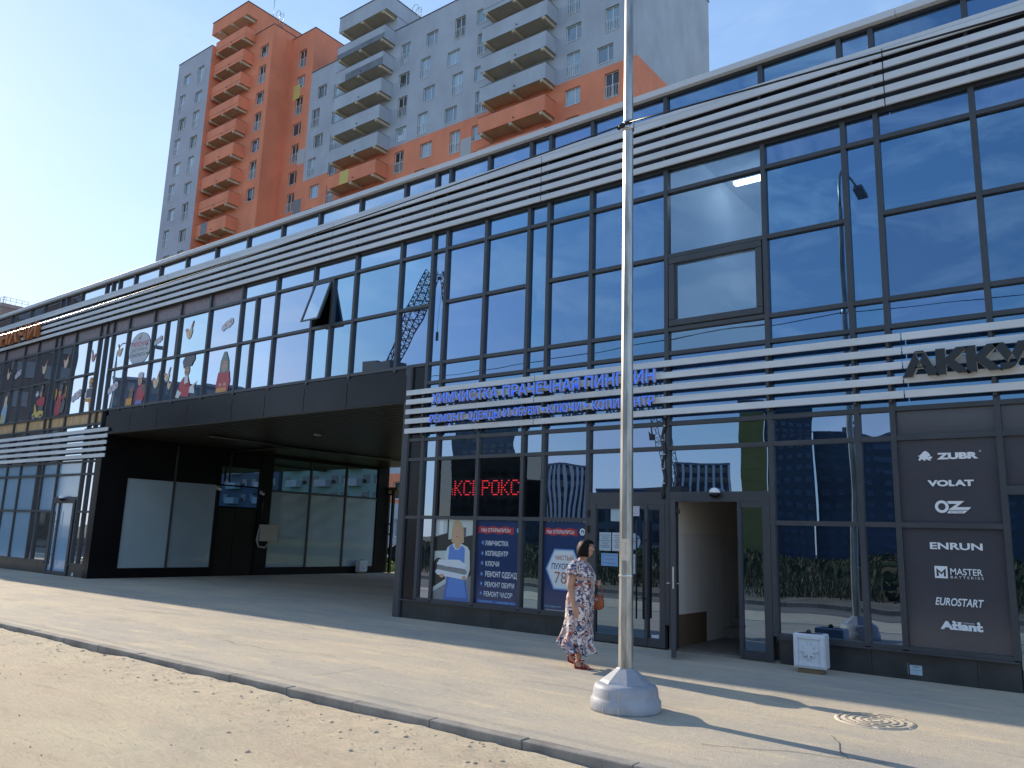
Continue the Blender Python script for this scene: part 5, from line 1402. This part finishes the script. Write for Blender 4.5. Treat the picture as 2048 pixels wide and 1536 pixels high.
def dress_mat():
    m = bpy.data.materials.new('floral_fabric'); m.use_nodes = True; t = m.node_tree; b = t.nodes['Principled BSDF']; b.inputs['Roughness'].default_value = 0.85
    tcn = t.nodes.new('ShaderNodeTexCoord'); cur = None
    base = (0.68, 0.62, 0.60, 1)
    for i, (sc, thr, col) in enumerate(((15, 0.555, (0.36, 0.12, 0.10, 1)), (19, 0.575, (0.035, 0.05, 0.12, 1)), (12, 0.575, (0.42, 0.30, 0.27, 1)), (24, 0.59, (0.10, 0.16, 0.30, 1)), (27, 0.60, (0.012, 0.014, 0.03, 1)))):
        mpn = t.nodes.new('ShaderNodeMapping'); mpn.inputs['Location'].default_value = (i*3.7, i*1.9, i*5.1)
        n = t.nodes.new('ShaderNodeTexNoise'); n.inputs['Scale'].default_value = sc; n.inputs['Detail'].default_value = 2.5; n.inputs['Distortion'].default_value = 0.6
        r_ = t.nodes.new('ShaderNodeMapRange'); r_.inputs['From Min'].default_value = thr-0.02; r_.inputs['From Max'].default_value = thr+0.02
        x_ = t.nodes.new('ShaderNodeMix'); x_.data_type = 'RGBA'
        t.links.new(tcn.outputs['Object'], mpn.inputs[0]); t.links.new(mpn.outputs[0], n.inputs['Vector']); t.links.new(n.outputs['Fac'], r_.inputs['Value']); t.links.new(r_.outputs['Result'], x_.inputs['Factor'])
        if cur: t.links.new(cur, x_.inputs['A'])
        else: x_.inputs['A'].default_value = base
        x_.inputs['B'].default_value = col; cur = x_.outputs['Result']
    t.links.new(cur, b.inputs['Base Color'])
    return m
FLORAL = dress_mat()
wo = thing('person', (-5.66, 8.92, 0), 'black-haired woman in a long floral dress and red sandals walking past the door', 'person')
wo.rotation_euler = (0, 0, R(14))
def attach(me, name, par=wo):
    o = bpy.data.objects.new(name, me); COL.objects.link(o); o.parent = par; me.name = name; return o
# forward = +X, her right side faces the street (-Y)
body = []
cap_ = lambda a, b, r0, r1: body.append((a, b, r0, r1))
cap_((-0.02, 0, 0.92), (-0.02, 0, 1.08), 0.145, 0.135); cap_((-0.02, 0, 1.08), (-0.02, 0, 1.22), 0.13, 0.12)      # torso core
cap_((-0.03, -0.13, 1.255), (-0.03, 0.13, 1.255), 0.062, 0.062); cap_((-0.02, 0, 1.24), (0.03, 0, 1.37), 0.062, 0.052)  # shoulders, neck
cap_((0.06, 0, 1.475), (0.066, 0, 1.50), 0.084, 0.086); cap_((0.092, 0, 1.425), (0.085, 0, 1.47), 0.058, 0.066)         # skull, jaw
cap_((0.142, 0, 1.425), (0.132, 0, 1.43), 0.014, 0.022); cap_((0.15, 0, 1.487), (0.163, 0, 1.462), 0.008, 0.0125)       # chin, nose
cap_((0.148, -0.014, 1.441), (0.148, 0.014, 1.441), 0.0075, 0.0075); cap_((0.148, -0.03, 1.508), (0.15, 0.03, 1.508), 0.010, 0.010)  # mouth, brow
for s in (-1, 1):
    cap_((0.06, 0.083*s, 1.455), (0.055, 0.088*s, 1.485), 0.010, 0.014)                                                # ears
    cap_((0.125, 0.035*s, 1.458), (0.12, 0.04*s, 1.462), 0.022, 0.022)                                                # cheeks
# right arm hangs, left arm bent forward with the bag
cap_((-0.04, -0.185, 1.225), (-0.075, -0.215, 1.0), 0.058, 0.046); cap_((-0.075, -0.215, 1.0), (-0.02, -0.225, 0.785), 0.044, 0.029)
cap_((-0.01, -0.225, 0.765), (0.0, -0.222, 0.715), 0.027, 0.027)
for i, (dx, ln) in enumerate(((-0.024, 0.062), (-0.008, 0.075), (0.009, 0.078), (0.025, 0.068))):
    b0 = Vector((0.0+dx, -0.224, 0.71)); b1 = b0+Vector((0.008, 0.004, -ln*0.55)); b2 = b1+Vector((-0.002, 0.014, -ln*0.5))
    cap_(b0, b1, 0.0095, 0.009); cap_(b1, b2, 0.009, 0.0075)
cap_((0.018, -0.222, 0.755), (0.042, -0.218, 0.715), 0.011, 0.0095); cap_((0.042, -0.218, 0.715), (0.045, -0.214, 0.685), 0.0095, 0.008)
cap_((-0.03, 0.185, 1.225), (-0.04, 0.22, 0.995), 0.058, 0.046); cap_((-0.04, 0.22, 0.995), (0.125, 0.15, 1.035), 0.044, 0.029)
cap_((0.135, 0.145, 1.037), (0.18, 0.13, 1.045), 0.027, 0.027)
for i, dz in enumerate((-0.024, -0.008, 0.009, 0.025)):
    b0 = Vector((0.19, 0.127, 1.045+dz)); b1 = b0+Vector((0.030, -0.012, 0.0)); b2 = b1+Vector((0.002, -0.028, -0.004)); b3 = b2+Vector((-0.026, -0.010, 0))
    cap_(b0, b1, 0.0095, 0.009); cap_(b1, b2, 0.009, 0.0085); cap_(b2, b3, 0.0085, 0.0075)
cap_((0.155, 0.115, 1.065), (0.19, 0.095, 1.072), 0.011, 0.0095); cap_((0.19, 0.095, 1.072), (0.213, 0.098, 1.062), 0.0095, 0.008)
# legs and feet: right foot forward and flat, left heel lifted behind
cap_((-0.02, -0.085, 0.90), (0.03, -0.085, 0.50), 0.095, 0.058); cap_((0.03, -0.085, 0.50), (0.005, -0.085, 0.10), 0.056, 0.034); cap_((0.0, -0.085, 0.30), (0.0, -0.085, 0.34), 0.052, 0.054)
cap_((-0.02, -0.085, 0.045), (0.12, -0.085, 0.030), 0.033, 0.026); cap_((0.005, -0.085, 0.10), (-0.015, -0.085, 0.045), 0.034, 0.034)
cap_((-0.02, 0.085, 0.90), (-0.02, 0.085, 0.50), 0.095, 0.058); cap_((-0.02, 0.085, 0.50), (-0.16, 0.085, 0.14), 0.056, 0.034); cap_((-0.16, 0.085, 0.14), (-0.155, 0.085, 0.09), 0.034, 0.034)
cap_((-0.16, 0.085, 0.085), (-0.03, 0.085, 0.030), 0.032, 0.025)
for s, bx in ((-1, 0.12), (1, -0.03)):
    for i in range(5): cap_((bx+0.01, 0.085*s+(-0.024+i*0.012)*1.0, 0.024), (bx+0.042-abs(i-1.5*(1 if s > 0 else 1))*0.004, 0.085*s+(-0.028+i*0.014), 0.018), 0.010, 0.008)
bo = attach(remesh_blob(body, 0.0058, SKIN, 2), 'body')
# eyes, brows and lips as small surface pieces of the face
fx = MB(); EYEW = mat('eye_white', (0.7, 0.68, 0.65), 0.3); EYED = mat('eye_dark', (0.02, 0.012, 0.01), 0.2); LIP = mat('lips', (0.34, 0.09, 0.09), 0.5)
for s in (-1, 1):
    fx.lathe([(0.0105*math.cos(R(a)), 0.0065*math.sin(R(a))) for a in (-85, -45, 0, 45, 85)], (0.1415, 0.031*s, 1.487), EYEW, 12)
    fx.lathe([(0.005*math.cos(R(a)), 0.005*math.sin(R(a))) for a in (-85, -45, 0, 45, 85)], (0.149, 0.032*s, 1.487), EYED, 10)
    fx.tube([(0.152, 0.016*s, 1.511), (0.150, 0.034*s, 1.516), (0.138, 0.054*s, 1.510)], 0.0035, HAIR, 6)
fx.tube([(0.1465, -0.021, 1.441), (0.1565, 0, 1.441), (0.1465, 0.021, 1.441)], [0.003, 0.005, 0.003], LIP, 8)
attach(fx.mesh('face_detail'), 'face_detail', bo)
# bobbed hair: shell open to the face
hm = MB(); n = 30; rings = []
prof = [(1.592, 0.012), (1.585, 0.048), (1.57, 0.074), (1.545, 0.094), (1.515, 0.104), (1.48, 0.108), (1.445, 0.110), (1.41, 0.112), (1.385, 0.108), (1.372, 0.098)]
for z, r in prof:
    ring = []
    for k in range(n):
        an = 2*math.pi*k/n
        c, s = math.cos(an), math.sin(an)
        f = 1.0
        front = max(0.0, c)
        if z < 1.535: f = 1-0.66*min(1, max(0, (front-0.62)/0.25))*min(1, (1.545-z)/0.03)
        rx = r*1.06*f; ry = r*0.97*(0.8+0.2*f)
        wob = 1+0.028*math.sin(k*5+z*40)+0.018*math.sin(k*11+z*23)
        ring.append((0.052+c*rx*wob+(0.012 if z > 1.5 else 0), s*ry*wob, z+(0.006*math.sin(k*3) if z < 1.39 else 0)))
    rings.append(ring)
vs = [p for r_ in rings for p in r_]; fs = []
for i in range(len(rings)-1):
    for k in range(n): fs.append((i*n+k, (i+1)*n+k, (i+1)*n+(k+1) % n, i*n+(k+1) % n))
fs.append(tuple(range(n)))
fs.append(tuple(reversed(range((len(rings)-1)*n, len(rings)*n))))
hm.add(vs, fs, HAIR, True); attach(hm.mesh('hair'), 'hair')
# dress: lofted rings (z, x back, x front, half width, fold depth)
DR = [(1.315, -0.075, 0.075, 0.085, 0), (1.295, -0.10, 0.085, 0.155, 0), (1.265, -0.115, 0.10, 0.195, 0), (1.22, -0.125, 0.12, 0.20, 0.0), (1.17, -0.135, 0.165, 0.19, .003), (1.12, -0.135, 0.185, 0.185, .004), (1.05, -0.13, 0.165, 0.178, .006), (0.98, -0.135, 0.15, 0.18, .007),
      (0.90, -0.165, 0.152, 0.20, .007), (0.82, -0.185, 0.152, 0.212, .008), (0.74, -0.182, 0.15, 0.212, .009), (0.65, -0.172, 0.145, 0.205, .011), (0.55, -0.178, 0.142, 0.20, .018), (0.45, -0.195, 0.14, 0.20, .024), (0.37, -0.23, 0.14, 0.205, .032), (0.30, -0.285, 0.142, 0.21, .04), (0.235, -0.25, 0.155, 0.22, .046), (0.175, -0.15, 0.17, 0.225, .048)]
dm = MB(); n = 64; vs = []; fs = []
for i, (z, xb, xf, hw, fd) in enumerate(DR):
    for k in range(n):
        an = 2*math.pi*k/n; c, s = math.cos(an), math.sin(an)
        e = 0.86
        cx = (xb+xf)/2; rx = (xf-xb)/2
        X = cx+rx*math.copysign(abs(c)**e, c); Y = hw*math.copysign(abs(s)**e, s)
        fo = fd*math.sin(an*7+z*5+0.8*math.sin(z*9))+0.5*fd*math.sin(an*13+z*11)
        zz = z+(0.055*max(0, -c)**2 if i >= len(DR)-2 else 0)+(0.02*math.sin(an*4+1) if i >= len(DR)-1 else 0)
        if i < 2: zz += 0.012*abs(s)-0.02*max(0, c)
        vs.append((X+fo*c, Y+fo*s, zz))
for i in range(len(DR)-1):
    for k in range(n): fs.append((i*n+k, (i+1)*n+k, (i+1)*n+(k+1) % n, i*n+(k+1) % n))
dm.add(vs, fs, FLORAL, True)
for s in (-1, 1):     # cap sleeves
    x1 = -0.055 if s < 0 else -0.036
    dm.tube([(-0.03, 0.13*s, 1.265), (-0.038, 0.185*s, 1.24), (-0.046, 0.205*s, 1.195), (x1, 0.215*s, 1.14)], [0.07, 0.077, 0.078, 0.085], FLORAL, 18, cap=False)
dme = dm.mesh('dress'); do = attach(dme, 'dress')
sd = do.modifiers.new('solid', 'SOLIDIFY'); sd.thickness = 0.004; sd.offset = 1
ss = do.modifiers.new('sub', 'SUBSURF'); ss.levels = 1; ss.render_levels = 1
# sandals
def sandal(cx, cy, heel):
    q_ = MB()
    tilt = heel
    def pt(u, s, z): return (cx+u, cy+s, z+tilt*max(0, (0.08-u))/0.2)
    out = [(-0.085, 0.018), (-0.075, 0.031), (-0.03, 0.034), (0.04, 0.041), (0.09, 0.040), (0.125, 0.026), (0.135, 0.0)]
    poly = [(u, -s) for u, s in out]+[(u, s) for u, s in out[-2::-1]]
    nn = len(poly)
    q_.add([pt(u, s, 0.001) for u, s in poly]+[pt(u, s, 0.014) for u, s in poly], [tuple(range(nn-1, -1, -1)), tuple(range(nn, 2*nn))]+[(i, (i+1) % nn, (i+1) % nn+nn, i+nn) for i in range(nn)], SANDAL)
    for u, h, w_ in ((0.085, 0.042, 0.038), (0.055, 0.055, 0.037), (0.02, 0.072, 0.035)):
        q_.tube([pt(u, -w_, 0.014), pt(u-0.004, -w_*0.86, h*0.75), pt(u-0.006, 0, h), pt(u-0.004, w_*0.86, h*0.75), pt(u, w_, 0.014)], 0.0095, SANDAL, 8)
    q_.tube([pt(-0.07, -0.03, 0.014), pt(-0.078, -0.028, 0.07), pt(-0.082, 0, 0.082), pt(-0.078, 0.028, 0.07), pt(-0.07, 0.03, 0.014)], 0.009, SANDAL, 8)
    q_.tube([pt(-0.06, -0.036, 0.095), pt(-0.01, -0.04, 0.105), pt(0.035, 0, 0.10), pt(-0.01, 0.04, 0.105), pt(-0.06, 0.036, 0.095)], 0.008, SANDAL, 8)
    attach(q_.mesh('sandal'), 'sandal')
sandal(0.045, -0.085, 0.0); sandal(-0.105, 0.085, 0.06)
# handbag hanging from her left hand
BAG = mat('tan_leather', (0.25, 0.06, 0.018), 0.42, var=0.12, vscale=12)
hb = thing('handbag', (-5.515, 9.085, 0.705), 'tan brown handbag hanging from the woman\'s bent arm', 'handbag')
hb.rotation_euler = (0, 0, R(14))
q_ = MB()
Q = []
for i, (z, r) in enumerate(((0.0, 0.02), (0.008, 0.055), (0.035, 0.082), (0.08, 0.092), (0.125, 0.088), (0.165, 0.07), (0.185, 0.04), (0.19, 0.008))):
    Q.append((r, z))
vs = []; fs = []; n = 24
for r, z in Q:
    for k in range(n):
        an = 2*math.pi*k/n
        vs.append((math.cos(an)*r, math.sin(an)*r*0.5, z))
for i in range(len(Q)-1):
    for k in range(n): fs.append((i*n+k, i*n+(k+1) % n, (i+1)*n+(k+1) % n, (i+1)*n+k))
fs.append(tuple(range(n-1, -1, -1))); fs.append(tuple(range((len(Q)-1)*n, len(Q)*n)))
q_.add(vs, fs, BAG, True)
o = bpy.data.objects.new('bag_body', q_.mesh('bag_body')); COL.objects.link(o); o.parent = hb
q_ = MB()
q_.tube([(-0.075, 0, 0.15), (-0.055, 0, 0.24), (0.0, 0, 0.335), (0.03, 0, 0.335), (0.06, 0, 0.24), (0.075, 0, 0.15)], 0.008, BAG, 8)
o = bpy.data.objects.new('strap', q_.mesh('strap')); COL.objects.link(o); o.parent = hb
q_ = MB(); q_.box(-0.02, 0.02, -0.052, -0.044, 0.12, 0.15, STEEL); o = bpy.data.objects.new('clasp', q_.mesh('clasp')); COL.objects.link(o); o.parent = hb

# ------------------------------------------------------------------ what stands opposite and shows in the glass
WEED = mat('dry_weeds', (0.075, 0.065, 0.028), 0.9, var=0.5, vscale=0.25)
WEED2 = mat('green_weeds', (0.028, 0.05, 0.014), 0.9, var=0.4, vscale=0.3)
wg = MB(); rq = random.Random(21)
for i in range(42000):
    x = rq.uniform(-62, 14); y = -3.4-abs(rq.gauss(0, 1))*9
    if y < -30: continue
    cl = noise.noise(Vector((x*0.25, y*0.25, 3)))
    if cl < -0.28: continue
    h = (0.25+0.6*max(0, cl+0.2))*rq.uniform(0.4, 1.3)*min(1, (-y-2.6)/3)
    a_ = rq.random()*6.28; w_ = rq.uniform(0.015, 0.035)
    dx, dy = math.cos(a_)*w_, math.sin(a_)*w_
    lx, ly = rq.uniform(-.25, .25)*h, rq.uniform(-.25, .25)*h
    z0 = verge_z(x, y)-0.03
    wg.add([(x-dx, y-dy, z0), (x+dx, y+dy, z0), (x+lx+dx*0.6, y+ly, z0+h*0.7), (x+lx*1.6, y+ly*1.6, z0+h)], [(0, 1, 2), (0, 2, 3)], WEED if rq.random() < 0.55+0.5*noise.noise(Vector((x*0.12, y*0.3, 8))) else WEED2)
for i in range(15000):
    x = rq.uniform(-90, 40); y = rq.uniform(-95, -18)
    h = rq.uniform(0.3, 1.1)*(0.6+0.9*max(0, noise.noise(Vector((x*0.1, y*0.1, 5))))); w_ = rq.uniform(0.05, 0.14); a_ = rq.random()*6.28
    dx, dy = math.cos(a_)*w_, math.sin(a_)*w_
    wg.add([(x-dx, y-dy, -0.25), (x+dx, y+dy, -0.25), (x+dx*1.3+rq.uniform(-.2, .2), y+dy, h*0.7), (x+rq.uniform(-.3, .3), y, h)], [(0, 1, 2), (0, 2, 3)], WEED if rq.random() < 0.5 else WEED2)
tag(wg.build('weeds', org=(0, 0, 0)), 'tall dry weeds across the road, mirrored in the ground floor glass', 'weeds', kind='stuff')
VX, VY = 0.0, 2*D
def opp(az, dist): return (VX+dist*math.sin(R(az)), D*2-D*0-VY+0.0-(dist*math.cos(R(az))-VY)) if False else (dist*math.sin(R(az)), VY-dist*math.cos(R(az)))
def block(az0, az1, el, dist, depth, m, label, wm=None, fins=False, roofbox=False, storeys=12, bays=8):
    # the virtual eye stands behind the facade; the block is real and stands opposite
    def mir(az):
        return Vector((dist*math.sin(R(az)), VY-0.0-VY*0+(-dist*math.cos(R(az))), 0))
    p0 = mir(az0); p1 = mir(az1)
    p0.y = 2*D-0-(dist*math.cos(R(az0))); p1.y = 2*D-(dist*math.cos(R(az1)))
    p0.y -= 0; p1.y -= 0
    u = (p1-p0); wd = u.length; u.normalize()
    nrm_ = Vector((u.y, -u.x, 0))
    mid_ = (p0+p1)/2
    if nrm_.dot(Vector((0, 10, 0))-mid_) > 0: nrm_ = -nrm_
    h = 1.6+dist*math.tan(R(el))
    t_ = thing('apartment_block', mid_, label, 'apartment block', 'blocks across the road')
    def bx(mb, s0, s1, d0, d1, z0, z1, mm):
        c = [p0+u*s0+nrm_*d0, p0+u*s1+nrm_*d0, p0+u*s1+nrm_*d1, p0+u*s0+nrm_*d1]
        mb.add([(q.x, q.y, z) for z in (z0, z1) for q in c], [(0, 3, 2, 1), (4, 5, 6, 7), (0, 1, 5, 4), (1, 2, 6, 5), (2, 3, 7, 6), (3, 0, 4, 7)], mm)
    q = MB(); bx(q, 0, wd, 0, depth, -0.3, h, m); q.build('wall', t_)
    q = MB(); bx(q, -0.3, wd+0.3, -0.3, depth+0.3, h+0.001, h+0.6, SLATE); q.build('roof', t_)
    q = MB(); sh_ = h/storeys
    for k in range(storeys):
        for b in range(bays):
            s0 = wd*(b+0.2)/bays; s1 = wd*(b+0.8)/bays
            bx(q, s0, s1, -0.08, -0.001, k*sh_+0.9, k*sh_+sh_*0.72+0.3, wm or DGLASS)
    tag(q.build('window', t_), kind='stuff')
    if fins:
        for b in range(bays+1):
            q = MB(); s0 = wd*b/bays; bx(q, s0-0.35, s0+0.35, -0.8, -0.09, 0, h, WHITE); q.build('fin', t_)
    if roofbox:
        for b in range(4):
            q = MB(); s0 = wd*(0.1+0.23*b); bx(q, s0, s0+2.2, 2, 4.5, h+0.601, h+2.4, DKGREY); q.build('roof_vent', t_)
    return t_
OLIVE = mat('olive_yellow_plaster', (0.30, 0.26, 0.07), 0.9, var=0.1, vscale=0.2)
NAVYB = mat('navy_cladding', (0.055, 0.08, 0.115), 0.7, var=0.2, vscale=0.15)
BROWNB = mat('brown_plaster', (0.16, 0.12, 0.085), 0.9, var=0.2, vscale=0.15)
GREYB = mat('grey_cladding', (0.13, 0.15, 0.18), 0.8, var=0.15, vscale=0.2)
PALEW = mat('pale_cladding', (0.42, 0.46, 0.50), 0.8, var=0.1, vscale=0.2)
BLUEW = mat('blue_window_band', (0.07, 0.11, 0.18), 0.2)
block(-84, -66.9, 15.0, 95, 18, BROWNB, 'tall brown block across the road mirrored in the far left panes', storeys=9, bays=9)
block(-64.8, -55.9, 9.2, 170, 20, GREYB, 'long dark grey block mirrored behind the restaurant stickers', storeys=9, bays=12)
block(-41.8, -37.2, 9.3, 190, 20, GREYB, 'dark tower mirrored behind the scrolling sign', storeys=12, bays=7)
block(-36.9, -34.9, 3.8, 260, 20, NAVYB, 'low dark block mirrored beside the tower', storeys=6, bays=6)
block(-34.8, -31.9, 5.0, 240, 20, NAVYB, 'white finned block mirrored left of the door', fins=True, storeys=7, bays=9)
block(-31.4, -26.9, 3.7, 300, 30, GREYB, 'low wide hall mirrored above the dry cleaner door', storeys=3, bays=6)
block(-26.0, -22.2, 5.2, 230, 20, NAVYB, 'dark finned block mirrored above the open entrance', fins=True, storeys=7, bays=7)
block(-21.4, -19.7, 9.6, 170, 18, OLIVE, 'narrow olive yellow tower mirrored above the entrance lamp', wm=OLIVE, storeys=14, bays=1)
block(-19.65, -16.8, 9.3, 172, 20, NAVYB, 'dark blue tower mirrored right of the olive one', wm=BLUEW, storeys=14, bays=5)
block(-16.7, 2, 7.3, 175, 20, NAVYB, 'wide blue block with roof vents mirrored beside the logos', wm=BLUEW, roofbox=True, storeys=11, bays=24)
block(4, 24, 6.5, 185, 20, GREYB, 'grey block mirrored in the right edge of the glass', storeys=10, bays=16)
# cranes across the road
def lattice(mb, A, B, wA, wB, n, m, r=0.07):
    A = Vector(A); B = Vector(B); d = (B-A).normalized()
    s = d.cross(Vector((0, 0, 1))).normalized() if abs(d.z) < 0.95 else Vector((1, 0, 0)); t = d.cross(s)
    cor = []
    for i in range(n+1):
        p = A+(B-A)*i/n; w_ = (wA+(wB-wA)*i/n)/2
        cor.append([p+s*w_+t*w_, p-s*w_+t*w_, p-s*w_-t*w_, p+s*w_-t*w_])
    for c in range(4):
        mb.tube([cor[0][c], cor[n][c]], r*1.6, m, 5)
        for i in range(n):
            a_, b_ = (c, (c+1) % 4) if i % 2 else ((c+1) % 4, c)
            mb.tube([cor[i][a_], cor[i+1][b_]], r, m, 4)
            if i: mb.tube([cor[i][c], cor[i][(c+1) % 4]], r*0.8, m, 4)
CRANE = mat('crane_steel', (0.10, 0.075, 0.075), 0.6)
def azp(az, el, dist): return (dist*math.sin(R(az)), 2*D-dist*math.cos(R(az)), 1.6+dist*math.tan(R(el)))
def crane(azb, azm, elm, azt, elt, dist, label, jr=0.06):
    b = azp(azm, 0, dist)
    t_ = thing('construction_crane', (b[0], b[1], 0), label, 'crane', 'cranes across the road')
    m0 = azp(azm, elm, dist); tp = azp(azt, elt, dist*0.98)
    q = MB(); lattice(q, (m0[0], m0[1], 0), m0, 2.0, 2.0, 12, CRANE); q.build('mast', t_)
    mid_ = tuple(m0[i]+(tp[i]-m0[i])*0.55 for i in range(3))
    q = MB(); lattice(q, m0, mid_, 1.1, 2.0, 10, CRANE, jr); lattice(q, mid_, tp, 2.0, 1.5, 10, CRANE, jr); q.build('jib', t_)
    q = MB(); q.box(m0[0]-1.5, m0[0]+1.5, m0[1]-1.5, m0[1]+1.5, m0[2]-1.6, m0[2]+0.5, CRANE); q.box(m0[0]-4, m0[0]-1.501, m0[1]-1, m0[1]+1, m0[2]-1.2, m0[2]+0.9, CRANE); q.build('machinery_deck', t_)
    q = MB(); q.tube([tp, (tp[0]+0.3, tp[1], tp[2]-8)], 0.05, CRANE, 4); q.box(tp[0]+0.0, tp[0]+0.6, tp[1]-0.3, tp[1]+0.3, tp[2]-9, tp[2]-8, CRANE); q.build('hook', t_)
    return t_
crane(0, -46.7, 11.6, -43.6, 18.6, 100, 'lattice construction crane mirrored in the upper windows over the passage')
crane(0, -25.9, 3.4, -27.6, 11.2, 120, 'second lattice crane mirrored above the dry cleaner door', 0.04)

# blocks beyond the passage, mirrored in its side glass
GREENB = mat('mint_plaster', (0.33, 0.45, 0.36), 0.9, var=0.1, vscale=0.2)
WHITEB = mat('white_plaster', (0.58, 0.58, 0.56), 0.9, var=0.06, vscale=0.2)
def rear_block(cx, cy, wd, h, m, m2, label, nb):
    t_ = thing('apartment_block', (cx, cy, 0), label, 'apartment block', 'blocks beyond the passage')
    MB().box(cx-wd/2, cx+wd/2, cy, cy+14, -0.3, h, m).build('wall', t_)
    MB().box(cx-7, cx+7, cy-14*0-0.0+14.01, cy+15, -0.3, h, m).build('wall', t_)
    ww = MB(); bb = MB()
    for k in range(int(h/2.9)):
        for b in range(nb):
            x = cx-wd/2+wd*(b+0.5)/nb
            if b % 3 == 1: bb.box(x-1.6, x+1.6, cy-1.2, cy-0.001, k*2.9+0.4, k*2.9+1.6, m2)
            else: ww.box(x-0.8, x+0.8, cy-0.06, cy-0.001, k*2.9+0.9, k*2.9+2.3, DGLASS)
    tag(ww.build('window', t_), kind='stuff'); tag(bb.build('balcony', t_), kind='stuff')
rear_block(60, 92, 32, 40, GREENB, WHITEB, 'mint green block with white balconies mirrored in the passage glass', 12)
rear_block(16, 88, 30, 38, WHITEB, ORANGE, 'white block with orange balconies mirrored in the passage glass', 11)
rear_block(97, 94, 34, 42, GREYB, WHITEB, 'grey block with white balconies mirrored in the passage glass', 11)
lb2 = MB(); lb2.box(-5, 130, 24.4, 84, -0.19, -0.14, MATS['lawn_soil']); tag(lb2.build('lawn_ground', org=(0, 0, 0)), kind='structure')
